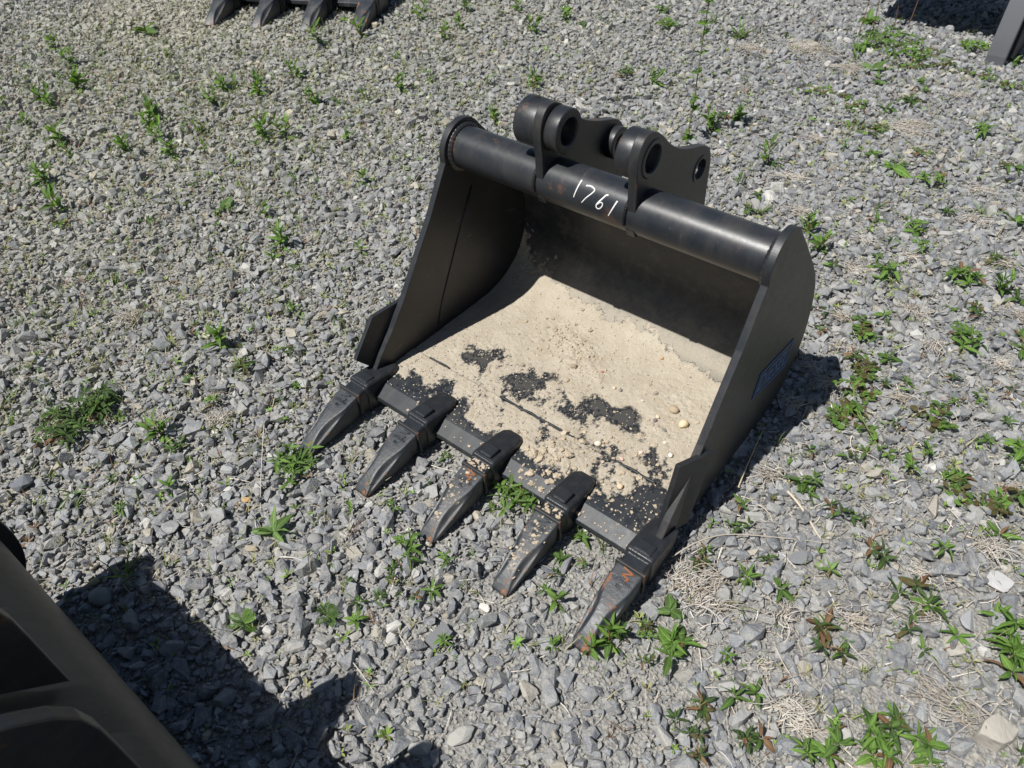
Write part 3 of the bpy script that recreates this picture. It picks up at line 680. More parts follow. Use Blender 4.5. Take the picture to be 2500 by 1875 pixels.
for k, (nm, x, y, r, yw, lab, (ca, cb_), fl) in enumerate(SPECIAL):
    Vv, Fv = hull_stone(np.random.default_rng(100 + k * 7), fl * .75)
    bm = bmesh.new(); bv = [bm.verts.new(p) for p in Vv]; [bm.faces.new([bv[q] for q in f]) for f in Fv]
    if nm == 'slate_slab':
        bm.free(); bm = bmesh.new(); bmesh.ops.create_cube(bm, size=1.7)
        for v in bm.verts: v.co.y *= .66; v.co.z *= .34; v.co.x += random.uniform(-.12, .12); v.co.y += random.uniform(-.06, .06)
    if nm == 'pale_stone':
        bm.free(); bm = bmesh.new()
        bv = [bm.verts.new(p) for p in ((-.95, -.1, -.5), (-.2, -.72, -.5), (.9, -.15, -.5), (.25, .75, -.5), (-.82, -.08, .42), (-.15, -.6, .50), (.3, -.45, .40), (.78, -.05, .30), (.22, .62, .46), (-.4, .35, .52))]
        bmesh.ops.convex_hull(bm, input=bv)
    bmesh.ops.bevel(bm, geom=list(bm.edges), offset=.05 if nm in ('pale_stone', 'slate_slab', 'white_stone', 'quartz_stone') else .08, segments=2, profile=.6, affect='EDGES', clamp_overlap=True)
    if nm in ('yellow_pebble', 'round_stone', 'capped_stone'):
        bm.free(); bm = bmesh.new(); bmesh.ops.create_icosphere(bm, subdivisions=3, radius=.95)
        for v in bm.verts: v.co *= 1 + .14 * (fbm(v.co.x * 1.3 + 5, v.co.y * 1.3 + v.co.z, 2, k)); v.co.y *= .78; v.co.z *= .62
    if nm in ('pale_stone', 'slate_slab', 'flat_stone', 'shiny_slab', 'grey_block', 'speckled_stone'):
        bmesh.ops.triangulate(bm, faces=bm.faces); bmesh.ops.subdivide_edges(bm, edges=[e for e in bm.edges if e.calc_length() > .25], cuts=3, use_grid_fill=True)
        for v in bm.verts: v.co *= 1 + .13 * float(fbm(v.co.x * 2.6 + 3, v.co.y * 2.6 + v.co.z * 2.1, 5, k, .65))
    bmesh.ops.recalc_face_normals(bm, faces=bm.faces)
    me = bpy.data.meshes.new(nm); bm.to_mesh(me); bm.free(); me.materials.append(plain_stone(nm, ca, cb_))
    if nm in ('yellow_pebble', 'round_stone', 'capped_stone'): me.polygons.foreach_set('use_smooth', np.ones(len(me.polygons), bool))
    o = tag(link(nm, me), lab, 'stone', 'single stones that stand out in the gravel'); o.location = (x, y, float(ground_h(x, y)) + r * .30); o.scale = (r,) * 3; o.rotation_euler = (random.uniform(-.12, .12), random.uniform(-.12, .12), math.radians(yw))

# ------------------------------------------------------------------ sand and clods inside the bucket
BARE = [(.122,.24),(.169,.257),(.253,.228),(.275,.295),(.32,.312),(.299,.206),(.307,.261),(.052,.058),(.088,.086),(.148,.107),(.021,.051),(.224,.056),(.279,.046),(.325,.045),(.217,.097),(.429,.043),(.438,.132),(.416,.233),(.467,.235),(.488,.281),(.45,.29),(.538,.282),(.566,.318),(.577,.268),(.662,.223),(.577,.184),(.508,.039),(.461,.034),(.536,.067),(.576,.079),(.637,.058),(.683,.093),(.73,.089),(.685,.054),(.717,.138),(.663,.019),(.627,.039),(.712,.046),(.292,.123),(.539,.32)]
BARE2 = [(.10, .255, .030, .9), (.115, .215, .026, 1.0), (.165, .245, .024, .8), (.155, .285, .022, .6), (.29, .25, .035, .8), (.48, .262, .045, .7), (.55, .285, .035, .7), (.22, .065, .035, .7), (.70, .07, .06, .8), (.58, .06, .035, .5), (.07, .068, .03, .8), (.14, .075, .03, .5), (.36, .05, .02, .5), (.66, .21, .04, .5), (.05, .33, .012, .8), (.72, .15, .04, .5)]
nx, ny = 380, 330; smax = float(np.interp(.150, _arc[-40:, 1], _s[-40:])) + .0
k0 = int(np.argmax(_arc[:, 1] > .215)); smax = _s[k0]
uu = np.linspace(.001, .999, nx); ss = np.linspace(.001, smax, ny); U, SS = np.meshgrid(uu, ss)
yy, zb = arc(SS); xx = U * .76 + (2 * U - 1) * K * (.514 - zb)
front = sstep(.36, .25, yy + .10 * (xx - .4)); nz1 = fbm(xx * 26 + .6 * yy * 26, yy * 17, 7, 3, .72); nz2 = fbm(xx * 120, yy * 80, 4, 9, .7)
c = .56 + (.12 + .85 * front) * nz1 + (.10 + .50 * front) * nz2 - .27 * front
wx = xx + .012 * fbm(xx * 40, yy * 40, 3, 41); wy = yy + .012 * fbm(xx * 40, yy * 40, 3, 43)
for bx, by in BARE: c -= .46 * np.exp(-(((wx - bx) / .024) ** 2 + ((wy - by) / .028) ** 2))
for bx, by, bs, ba in BARE2: c -= ba * .75 * np.exp(-(((wx - bx) / bs) ** 2 + ((wy - by) / bs) ** 2)) * (.75 + .7 * fbm(xx * 30 - yy * 18, yy * 60, 3, 19))
c -= 1.3 * np.exp(-((yy - .034) / .020) ** 2) * (.7 + .5 * fbm(xx * 14, yy * 5, 2, 8))        # clean bevel
c += .9 * sstep(.30, .42, yy) * sstep(.60, .45, yy + .10 * (xx - .3)) + .5 * sstep(.16, .05, xx) * sstep(.09, .14, yy)
heel = yy + .5 * np.maximum(zb - .062, 0) + .16 * (xx - .38) + .07 * fbm(xx * 9, SS * 9, 3, 15) + .05 * fbm(xx * 70, SS * 70, 4, 17, .7)
c -= 1.9 * sstep(.50, .74, heel + .02)
for x0_, x1_, yq in ((.27, .49, .1675), (.60, .70, .1675), (.05, .11, .1675)):
    c -= .9 * np.exp(-((yy - yq) / .004) ** 2) * sstep(x0_, x0_ + .02, xx) * sstep(x1_, x1_ - .02, xx)
th = np.clip(c, -.6, .8) * .0030
th += np.where(c > .12, 1, 0) * np.clip(c, 0, .5) * (.0022 * (fbm(xx * 120, yy * 120, 3, 21)) + .0016 * fbm(xx * 330, yy * 330, 2, 23))
for bx, by, bs, bh in ((.485, .105, .040, .011), (.515, .118, .022, .008), (.455, .115, .022, .007), (.30, .42, .05, .006), (.36, .39, .04, .006), (.24, .45, .05, .005), (.42, .37, .03, .004), (.60, .16, .02, .006), (.47, .07, .018, .006), (.64, .30, .05, .003), (.62, .42, .08, .003), (.155, .070, .016, .005), (.25, .12, .05, .003)):
    g = np.exp(-(((xx - bx) / bs) ** 2 + ((yy - by) / bs) ** 2))
    th += bh * g * (.75 + .8 * fbm(xx * 75, yy * 75, 3, 61)) + .0012 * g * fbm(xx * 240, yy * 240, 2, 67)
dy = np.gradient(_arc[:, 0], _s); dz = np.gradient(_arc[:, 1], _s); ny_ = -np.interp(SS, _s, dz); nz_ = np.interp(SS, _s, dy)
ln = np.hypot(ny_, nz_); ny_, nz_ = ny_ / ln, nz_ / ln
V = np.stack([xx, yy + ny_ * th, zb + nz_ * th], -1).reshape(-1, 3)
i = np.arange(len(V)).reshape(ny, nx); Q = np.stack([i[:-1, :-1], i[:-1, 1:], i[1:, 1:], i[1:, :-1]], -1).reshape(-1, 4)
tf = th.reshape(-1); cf = np.clip(c.reshape(-1), -1, 1); tf = np.where(tf < .00025, .00025, tf); V[:, 1] += (ny_ * (np.maximum(th, .00025) - th)).reshape(-1); V[:, 2] += (nz_ * (np.maximum(th, .00025) - th)).reshape(-1)
Q = Q[(cf[Q] > np.where(yy.reshape(-1)[Q] > .40, .06, -.30)).any(1)]
used = np.unique(Q); remap = -np.ones(len(V), int); remap[used] = np.arange(len(used))
sandme = fast_mesh('sand', V[used], remap[Q], True); sandme.materials.append(M['sand'])
ca_ = sandme.attributes.new('cover', 'FLOAT', 'POINT'); ca_.data.foreach_set('value', np.clip(.5 + cf[used] * .95, 0, 1).astype(np.float32))
tag(link('sand', sandme), 'dried pale sand lying in patches on the floor of the bucket', 'sand', None, 'stuff')
def th_at(px, py):
    # surface height of the sand near a floor point
    sq = np.interp(py, _arc[:k0, 0], _s[:k0]); iy = int(np.clip(round((sq - ss[0]) / (ss[-1] - ss[0]) * (ny - 1)), 0, ny - 1)); ix = int(np.clip(round(px / .76 * (nx - 1)), 0, nx - 1))
    return float(max(th[iy, ix], 0)), float(zb[iy, ix])
# lumps of dirt and coarse grains, far too many to count
bmi = bmesh.new(); bmesh.ops.create_icosphere(bmi, subdivisions=2, radius=1); IV = np.array([v.co for v in bmi.verts]); IF = np.array([[v.index for v in f.verts] for f in bmi.faces]); bmi.free()
bmi = bmesh.new(); bmesh.ops.create_icosphere(bmi, subdivisions=1, radius=1); JV = np.array([v.co for v in bmi.verts]); JF = np.array([[v.index for v in f.verts] for f in bmi.faces]); bmi.free()
VL = []; FL = []; TL = []; off = 0
def lump(p, r, big=True, col=(.46, .385, .285), flat=.7):
    global off
    A, B = (IV, IF) if big else (JV, JF)
    s = RNG.uniform(0, 99); k = 1 + (.8 if big else .25) * fbm(A[:, 0] * 1.7 + s, A[:, 1] * 1.7 + A[:, 2] * 1.3 + s, 3, 5)[:, None]
    P = A * k * np.array([RNG.uniform(.8, 1.3), RNG.uniform(.8, 1.3), flat]) * r
    a = RNG.uniform(0, 6.3); P = np.c_[P[:, 0] * math.cos(a) - P[:, 1] * math.sin(a), P[:, 0] * math.sin(a) + P[:, 1] * math.cos(a), P[:, 2]] + np.array(p)
    VL.append(P); FL.append(B + off); TL.append(np.repeat(np.array([col]) * RNG.uniform(.85, 1.15), len(A), 0)); off += len(A)
for (bx, by, bs, n, r0, r1) in ((.49, .105, .045, 60, .002, .009), (.31, .41, .06, 90, .0015, .005), (.24, .45, .05, 50, .0015, .005), (.38, .38, .05, 60, .0015, .005), (.60, .16, .06, 40, .002, .007), (.63, .06, .06, 30, .002, .005), (.47, .05, .03, 30, .002, .006), (.70, .05, .05, 26, .0015, .004), (.62, .38, .10, 90, .0012, .004), (.15, .055, .03, 16, .0015, .004), (.36, .15, .12, 60, .0012, .003), (.26, .05, .05, 20, .0012, .0035)):
    for _ in range(n):
        x = float(np.clip(RNG.normal(bx, bs), .01, .745)); y = float(np.clip(RNG.normal(by, bs), .012, .56)); r = r0 + (r1 - r0) * RNG.random() ** 2.2
        t_, z_ = th_at(x, max(y, .036)); z_ = z_ if y > .036 else float(inner_z(y))
        lump((x, y, z_ + t_ + r * .25), r, r > .003)
for q_ in range(2600):
    x = RNG.uniform(.02, .74); y = RNG.uniform(.036, .56) if q_ < 1100 else RNG.uniform(.036, .32); r = .0007 + .0016 * RNG.random() ** 2
    t_, z_ = th_at(x, y)
    if t_ > .0008 or q_ > 1500: lump((x, y, z_ + t_ + r * .4), r, False, [(.62, .56, .46), (.40, .33, .25), (.50, .42, .31), (.30, .28, .26)][RNG.integers(4)])
def spine(yl): return float(np.interp(-yl, [-s[0] for s in TOOTH_S], [s[4] for s in TOOTH_S]))
for ti, n in ((2, 70), (3, 120)):          # dirt stuck on the third and fourth teeth and their adapters
    x0_ = -.0134 + ti * .1967
    for _ in range(n):
        yl = -RNG.uniform(.002, .13); w_ = float(np.interp(-yl, [-s[0] for s in TOOTH_S], [s[3] for s in TOOTH_S])); x = RNG.normal(0, w_ * .8); r = .0009 + .0042 * RNG.random() ** 3
        if abs(x) < .026: lump((x0_ + x, -.0483 + yl, spine(yl) - (.004 if abs(x) > w_ else 0) + r * .05), r, True, flat=.32)
    for _ in range(40):
        lump((x0_ + RNG.uniform(-.026, .026), RNG.uniform(-.048, -.022), .0795 + RNG.uniform(0, .002)), .001 + .0045 * RNG.random() ** 2, True, flat=.5)
for _ in range(14):                        # and on the bevel of the cutting edge
    y = RNG.uniform(.004, .033); lump((RNG.choice([.145, .13, .33, .345, .52, .535, .56, .72]) + RNG.normal(0, .012), y, float(inner_z(y)) + .0005), RNG.uniform(.001, .004), True, flat=.35)
cl = colored(fast_mesh('dirt_clods', np.concatenate(VL), np.concatenate(FL)), np.concatenate(TL))
t = NT('dirt_clod'); a_ = t.n('ShaderNodeAttribute'); a_.attribute_name = 'tint'
cl.materials.append(t.set(col=t.mix(t.ramp(t.noise(260, 3), [(.35, .55), (.6, 0)]), a_.outputs['Color'], (.30, .245, .175)), rough=.95, nor=t.bump(t.noise(500, 4), .7, .002), spec=.15))
tag(link('dirt_clods', cl), 'small clods and coarse grains of dry dirt on the sandy bucket floor and teeth', 'dirt', None, 'stuff')
PEB = [(.624, .376, .0125, (.36, .29, .2), 'largest round tan pebble on the sand, near the right plate'), (.666, .349, .0125, (.62, .50, .33), 'creamy yellow pebble below the largest one on the sand'), (.687, .254, .0065, (.68, .62, .54), 'white pebble closest to the right plate of the bucket'),
       (.541, .186, .0082, (.66, .57, .46), 'pale oval pebble just above the weld ridge on the floor'), (.648, .111, .0082, (.60, .45, .30), 'orange-tan pebble among the dirt above the fifth adapter'), (.658, .279, .0052, (.60, .54, .46), 'small pale pebble between the creamy yellow one and the white one'), (.607, .322, .0058, (.17, .15, .15), 'dark pebble left of the creamy yellow one'),
       (.606, .336, .0058, (.60, .50, .38), 'small tan pebble touching the dark pebble left of the largest one'), (.562, .401, .0062, (.30, .26, .21), 'greyish brown pebble up the sand from the largest pebble'), (.473, .357, .0055, (.58, .48, .36), 'small tan pebble in mid sand, right of the brown lumpy one'), (.354, .357, .0088, (.28, .23, .18), 'brown lumpy pebble in the middle of the sand, left of the others'), (.514, .509, .0052, (.50, .32, .16), 'small orange pebble alone near the back of the sand'), (.638, .310, .0055, (.18, .17, .17), 'small dark pebble just left of the creamy yellow one, nearer the teeth'), (.631, .223, .0055, (.62, .50, .40), 'small pinkish tan pebble left of the white pebble'), (.608, .18, .0055, (.55, .40, .33), 'small reddish tan pebble right of the pale oval one'), (.42, .385, .004, (.45, .16, .12), 'tiny red pebble beside the brown lumpy one'), (.49, .36, .005, (.2, .18, .17), 'tiny dark pebble in mid sand beside the small tan one'), (.55, .36, .0045, (.55, .48, .4), 'tiny pale pebble alone left of the largest pebble')]
bm = bmesh.new(); bmesh.ops.create_icosphere(bm, subdivisions=3, radius=1); pv = bpy.data.meshes.new('pebble'); bm.to_mesh(pv); bm.free()
for k, (x, y, r, c_, lab) in enumerate(PEB):
    me = pv.copy(); me.materials.append(plain_stone('pebble_%s' % 'abcdefghijklmnopqrs'[k], c_, tuple(min(.8, q * 1.2) for q in c_)))
    me.polygons.foreach_set('use_smooth', np.ones(len(me.polygons), bool))
    co = np.empty(len(me.vertices) * 3); me.vertices.foreach_get('co', co); co = co.reshape(-1, 3)
    co *= (1 + .22 * fbm(co[:, 0] * 1.2 + k * 3, co[:, 1] * 1.2 + co[:, 2] * .9, 2, k))[:, None] * np.array([1, .8, .68]); me.vertices.foreach_set('co', co.ravel())
    t_, z_ = th_at(x, y)
    o = tag(link('pebble', me), lab or None, 'pebble', 'pebbles on the sand in the bucket')
    o.location = (x, y, z_ + t_ + r * .42); o.scale = (r,) * 3; o.rotation_euler = (0, 0, k * 1.3)
PLANTS = [
(-2.428, 0.384, 'u', 0.083, None),
(-2.358, 0.372, 'u', 0.052, None),
(-2.433, 0.528, 'u', 0.066, None),
(-2.015, 0.23, 'u', 0.094, 'upright willow-leaved sprout, tallest of those near the upper left edge of the gravel'),
(-1.89, 0.21, 'u', 0.049, None),
(-2.286, 0.233, 'u', 0.05, None),
(-1.722, 0.336, 'u', 0.077, None),
(-1.544, 0.422, 'u', 0.053, None),
(-1.713, 0.473, 'u', 0.063, None),
(-1.912, 0.589, 'u', 0.067, None),
(-1.848, 0.526, 'u', 0.058, None),
(-1.807, 0.809, 'u', 0.059, None),
(-1.899, 0.908, 'u', 0.053, None),
(-1.884, 0.965, 'u', 0.045, None),
(-1.718, 0.96, 'u', 0.067, None),
(-1.457, 1.049, 'u', 0.064, None),
(-1.367, 1.093, 'r', 0.045, None),
(-1.373, 0.719, 'u', 0.089, 'bushy pair of bright upright sprouts above left of the bucket, left half'),
(-1.319, 0.776, 'u', 0.106, 'tallest bright lance-leaved sprout in the gravel above left of the bucket'),
(-1.341, 0.67, 'r', 0.059, None),
(-1.605, 0.596, 'u', 0.055, None),
(-1.461, 0.522, 'u', 0.042, None),
(-1.273, 0.341, 'r', 0.039, None),
(-1.223, 0.422, 'r', 0.039, None),
(-1.029, 0.585, 'r', 0.041, None),
(-1.261, 0.509, 'u', 0.04, None),
(-1.047, 0.31, 'b', 0.078, 'pale broad-leaved seedling with two wide leaves left of the bucket'),
(-0.898, 0.372, 'u', 0.05, None),
(-1.774, 0.049, 'u', 0.062, None),
(-1.553, -0.02, 'u', 0.095, 'upright pale sprout with long leaves near the left edge of the gravel'),
(-1.442, -0.059, 'r', 0.072, None),
(-0.833, 0.537, 'r', 0.038, None),
(-1.207, 0.124, 'r', 0.053, None),
(-0.719, 0.297, 'u', 0.06, None),
(-0.686, 0.23, 'u', 0.04, None),
(-0.6, 0.241, 'r', 0.034, None),
(-0.548, 0.198, 'r', 0.026, None),
(-0.791, 0.713, 'u', 0.045, None),
(-0.48, 0.416, 'u', 0.037, None),
(-1.005, -0.12, 'g', 0.063, 'small yellow-green grass tuft with reddish base left of the bucket'),
(-0.495, -0.095, 'u', 0.06, 'dark green upright sprout between the grass tuft and the left side cutter'),
(-1.043, -0.398, 'g', 0.042, None),
(-0.449, 0.116, 'u', 0.032, None),
(-0.288, 0.156, 'd', 0.056, 'dull olive weed with four spread leaves beside the left side cutter'),
(-0.34, 0.217, 'd', 0.036, None),
(-0.312, -0.003, 'd', 0.041, None),
(-0.167, 0.115, 'd', 0.034, None),
(-0.475, -0.017, 'k', 0.024, None),
(-0.595, -0.143, 'k', 0.025, None),
(-1.123, 0.759, 'g', 0.06, None),
(-1.093, 0.904, 'u', 0.051, None),
(-1.911, 0.358, 'k', 0.031, None),
(-0.912, 0.281, 'k', 0.023, None),
(-1.819, 0.276, 'k', 0.03, None),
(-3.026, 0.734, 'u', 0.056, None),
(-2.733, 0.66, 'u', 0.067, None),
(-2.425, 0.535, 'u', 0.08, None),
(-2.602, 0.545, 'u', 0.046, None),
(-2.847, 1.123, 'b', 0.132, 'arching long-leaved weed left of the toothed bucket at the top edge'),
(-2.779, 0.343, 'u', 0.047, None),
(-2.577, 0.269, 'u', 0.04, None),
(-2.465, 1.002, 'k', 0.042, None),
(-2.203, 0.859, 'g', 0.056, None),
(-1.899, 0.968, 'u', 0.041, None),
(-1.999, 0.883, 'k', 0.033, None),
(-3.293, 0.775, 'k', 0.048, None),
(-3.845, 0.881, 'k', 0.054, None),
(-2.874, 0.512, 'k', 0.034, None),
(-1.959, 1.512, 'u', 0.118, 'long-leaved green sprout standing in front of the third tooth of the top bucket'),
(-1.893, 1.709, 'u', 0.105, 'green sprout covering the fourth tooth tip of the top bucket'),
(-2.128, 1.821, 'r', 0.072, None),
(-1.817, 2.059, 'u', 0.119, 'leggy green weed just right of the top bucket'),
(-1.555, 1.943, 'u', 0.08, None),
(-1.538, 1.605, 'g', 0.071, None),
(-1.747, 1.195, 'u', 0.062, None),
(-2.26, 1.302, 'k', 0.037, None),
(-2.314, 1.059, 'g', 0.05, None),
(-2.417, 0.987, 'u', 0.046, None),
(-1.226, 1.511, 'u', 0.043, None),
(-1.259, 1.368, 'u', 0.057, None),
(-1.308, 1.202, 'u', 0.041, None),
(-1.401, 1.119, 'r', 0.041, None),
(-2.178, 0.853, 'g', 0.052, None),
(-1.718, 2.291, 'u', 0.082, None),
(-1.548, 2.082, 'u', 0.055, None),
(-1.536, 2.359, 'd', 0.057, None),
(-1.229, 2.251, 'u', 0.072, None),
(-1.204, 2.477, 'u', 0.065, None),
(-1.08, 2.457, 'b', 0.055, None),
(-1.207, 2.343, 'd', 0.068, None),
(-0.861, 2.878, 'b', 0.096, 'pale broad-leaved weed on the upper edge above the lush one, above the bucket ears'),
(-0.726, 2.675, 'l', 0.183, 'lush light-green weed clump in the gravel far above the bucket ears'),
(-0.823, 1.719, 'u', 0.076, None),
(-0.992, 1.618, 'u', 0.038, None),
(-0.733, 1.357, 'u', 0.075, 'upright grassy sprout just behind the left end of the torque tube'),
(-0.963, 1.469, 'g', 0.044, None),
(-0.577, 2.051, 'd', 0.106, 'dark spreading weed above right of the bucket ears'),
(-0.428, 2.039, 'u', 0.077, None),
(-0.053, 1.66, 't', 0.397, 'tall slender weed stalk rising behind the right bucket ear'),
(-0.028, 1.882, 'd', 0.088, None),
(0.024, 1.903, 'd', 0.077, None),
(-0.023, 1.789, 'u', 0.075, None),
(-0.37, 2.724, 'g', 0.111, 'yellowish grass tuft between pale stones above the tall stalk'),
(-0.567, 2.863, 'g', 0.079, None),
(-0.606, 1.798, 'k', 0.033, None),
(-0.314, 1.725, 'k', 0.045, None),
(-1.51, 2.462, 'u', 0.058, None),
(-1.235, 2.05, 'd', 0.043, None),
(-1.027, 2.079, 'k', 0.042, None),
(-1.007, 2.56, 'g', 0.06, None),
(0.218, 3.032, 'L', 0.343, 'large dark-green weed mat left of the steel runner, top right'),
(0.363, 2.94, 'l', 0.2, None),
(0.037, 3.289, 'b', 0.098, None),
(0.277, 2.681, 'b', 0.105, None),
(0.552, 3.206, 'l', 0.234, 'lush bright-green weed growing against the grey steel runner'),
(0.726, 3.122, 'b', 0.082, 'small round-leaved weed right of the steel runner'),
(0.138, 2.379, 'c', 0.157, 'creeping weed with small toothed leaves, leftmost in the upper right'),
(0.244, 2.359, 'c', 0.097, None),
(0.318, 2.289, 'c', 0.114, None),
(0.422, 2.107, 'c', 0.125, None),
(0.487, 2.115, 'c', 0.089, None),
(0.449, 2.324, 'r', 0.095, None),
(0.506, 2.454, 'r', 0.117, None),
(0.342, 2.558, 'b', 0.049, None),
(0.479, 2.671, 'b', 0.041, None),
(0.512, 2.598, 'b', 0.045, None),
(0.645, 2.889, 'c', 0.13, None),
(0.775, 2.865, 'c', 0.108, None),
(0.8, 2.341, 'l', 0.101, 'compact dark rosette with a thin dry stem, upper right'),
(0.438, 1.911, 'u', 0.041, None),
(0.259, 2.073, 'k', 0.043, None),
(0.263, 1.662, 'u', 0.112, 'leggy weed with drooping long leaf right of the tall stalk'),
(0.633, 1.863, 'r', 0.132, 'star-shaped green weed casting a dark shadow, right of the drooping one'),
(0.544, 1.927, 'r', 0.068, None),
(0.678, 2.013, 'd', 0.086, None),
(0.74, 1.841, 'l', 0.081, None),
(0.786, 1.854, 'l', 0.082, None),
(0.958, 2.112, 'r', 0.088, None),
(0.931, 2.07, 'd', 0.069, None),
(0.339, 1.429, 'r', 0.059, None),
(-0.37, 2.745, 'g', 0.134, None),
(0.162, 2.78, 'g', 0.108, None),
(0.383, 2.791, 'c', 0.129, None),
(0.49, 2.901, 'c', 0.109, None),
(0.404, 3.006, 'c', 0.135, None),
(0.157, 2.89, 'l', 0.133, None),
(0.069, 3.071, 'T', 0.279, 'thin bare weed stalk rising from the weed mat, leftmost'),
(0.111, 3.143, 'T', 0.259, None),
(0.175, 3.251, 'T', 0.264, None),
(0.217, 3.324, 'T', 0.292, None),
(0.031, 1.908, 'u', 0.053, None),
(0.253, 1.461, 'u', 0.045, None),
(0.355, 1.325, 'r', 0.071, None),
(0.564, 1.31, 'u', 0.061, 'upright sprout behind the right end of the torque tube'),
(0.618, 1.244, 'u', 0.059, None),
(0.683, 1.575, 'r', 0.06, None),
(0.706, 1.495, 'r', 0.064, None),
(0.822, 1.526, 'l', 0.091, 'pale-green leafy rosette right of the bucket, upper one of a close pair'),
(0.86, 1.419, 'l', 0.076, 'pale-green leafy rosette right of the bucket, lower one of a close pair'),
(0.781, 1.412, 'r', 0.057, None),
(0.773, 1.303, 'r', 0.055, None),
(0.691, 1.181, 'r', 0.058, None),
(0.824, 1.213, 'l', 0.106, 'green weed with long spreading leaves right of the bucket back'),
(0.861, 1.681, 'r', 0.062, None),
(1.046, 1.741, 'r', 0.11, None),
(1.064, 1.499, 'd', 0.087, None),
(0.904, 1.357, 'r', 0.047, None),
(1.008, 1.34, 'l', 0.137, 'large spreading weed with long pale leaves in the gravel right of the bucket'),
(1.096, 1.346, 'u', 0.055, None),
(1.145, 1.324, 'r', 0.082, None),
(1.016, 1.165, 'r', 0.052, None),
(1.067, 1.199, 'd', 0.078, None),
(1.054, 1.107, 'r', 0.05, None),
(1.089, 1.056, 'l', 0.124, 'large spreading weed with one long flat leaf, below the brownish one right of the bucket'),
(1.189, 1.166, 'r', 0.057, None),
(1.202, 1.109, 'r', 0.076, None),
(0.761, 0.967, 'r', 0.053, None),
(0.883, 1.041, 'r', 0.062, None),
(0.842, 0.988, 'r', 0.049, None),
(0.773, 0.877, 'r', 0.047, None),
(0.9, 0.929, 'r', 0.043, None),
(0.869, 0.83, 'd', 0.069, None),
(0.951, 0.868, 'r', 0.069, None),
(1.092, 0.897, 'd', 0.051, None),
(1.162, 0.868, 'r', 0.046, None),
(1.127, 0.812, 'r', 0.041, None),
(1.104, 0.734, 'c', 0.07, None),
(1.235, 0.818, 'r', 0.045, None),
(1.041, 0.663, 'd', 0.043, None),
(1.211, 0.935, 'd', 0.036, None),
(1.012, 0.813, 'r', 0.038, None),
(0.975, 0.762, 'd', 0.044, None),
(0.937, 0.718, 'c', 0.066, None),
(0.956, 0.611, 'c', 0.084, None),
(0.929, 0.618, 'c', 0.074, None),
(1.122, 0.6, 'l', 0.067, 'bright pointed-leaf weed at the end of the trailing stem'),
(1.108, 0.54, 'l', 0.065, 'low broad weed right below the trailing stem end'),
(0.927, 0.463, 'd', 0.049, None),
(0.987, 0.509, 'd', 0.05, None),
(1.015, 0.537, 'r', 0.041, None),
(0.954, 0.4, 'r', 0.048, None),
(1.057, 0.495, 'r', 0.04, None),
(1.277, 0.727, 'l', 0.088, None),
(1.216, 0.731, 'r', 0.048, None),
(1.28, 0.686, 'r', 0.054, None),
(1.201, 0.588, 'r', 0.062, None),
(0.897, 0.422, 'r', 0.029, None),
(0.939, 0.371, 'b', 0.057, 'broad shiny leaf pair beside the dry twig right of the bucket'),
(1.18, 0.585, 'r', 0.041, None),
(0.77, 1.574, 'g', 0.036, None),
(0.393, 1.333, 'g', 0.043, None),
(0.952, 1.735, 'g', 0.063, None),
(0.859, 0.942, 'c', 0.06, None),
(0.923, 0.791, 'c', 0.056, None),
(1.018, 0.78, 'k', 0.033, None),
(0.901, -0.103, 'l', 0.103, 'large bright broad-leaved weed right of the fifth tooth tip'),
(0.865, -0.042, 'b', 0.05, None),
(0.994, -0.066, 'l', 0.048, 'compact light-green rosette right of the large bright weed'),
(1.101, 0.082, 'd', 0.095, 'large dark-green weed with reddish old leaves in the gravel, lower right'),
(1.135, 0.059, 'd', 0.072, None),
(1.151, 0.097, 'r', 0.038, None),
(0.948, 0.108, 'r', 0.061, 'four-leaved weed with a cross of pointed leaves, left of the brown-centred one'),
(1.009, 0.124, 'r', 0.063, 'weed with bright star leaves below a brown dried centre, lower right'),
(0.974, 0.167, 'd', 0.053, None),
(1.017, 0.343, 'd', 0.066, None),
(1.064, 0.361, 'd', 0.047, None),
(1.13, 0.308, 'd', 0.084, 'dull weed with small dark leaves between grey slabs, right of the bucket tip'),
(1.223, 0.367, 'l', 0.067, 'light-green weed with one long lower leaf, right of the dull one'),
(1.301, 0.484, 'r', 0.066, 'upright dark star weed at the right edge below the bucket heel'),
(1.21, 0.25, 'd', 0.091, None),
(1.22, 0.193, 'd', 0.072, 'weed with olive-brown leaves and a dried tan centre, lower right'),
(1.246, 0.253, 'r', 0.064, None),
(1.261, 0.159, 'r', 0.044, None),
(1.299, 0.221, 'r', 0.055, None),
(1.368, 0.286, 'l', 0.103, 'broad-leaved weed cut by the right edge, upper of two'),
(1.383, 0.229, 'l', 0.101, 'broad-leaved weed cut by the right edge, lower of two'),
(1.37, 0.364, 'd', 0.048, None),
(1.034, -0.116, 'r', 0.068, None),
(1.012, -0.17, 'd', 0.067, None),
(1.061, -0.086, 'r', 0.049, None),
(0.972, -0.213, 'r', 0.04, None),
(1.086, -0.158, 'd', 0.067, None),
(1.009, -0.215, 'd', 0.047, None),
(1.203, -0.092, 'l', 0.09, 'wide leafy weed on the bottom edge, left part of the big patch'),
(1.247, -0.043, 'l', 0.1, 'tallest leafy weed of the big patch on the bottom edge'),
(1.169, -0.141, 'l', 0.064, None),
(1.276, 0.003, 'd', 0.076, None),
(1.316, -0.008, 'l', 0.093, None),
(1.259, 0.016, 'r', 0.051, None),
(1.274, -0.062, 'l', 0.075, None),
(0.888, 0.21, 'd', 0.054, None),
(0.865, 0.198, 'r', 0.033, None),
(0.85, 0.086, 'd', 0.056, None),
(0.854, 0.116, 'r', 0.035, None),
(0.862, 0.253, 'r', 0.041, None),
(0.962, 0.36, 'r', 0.053, None),
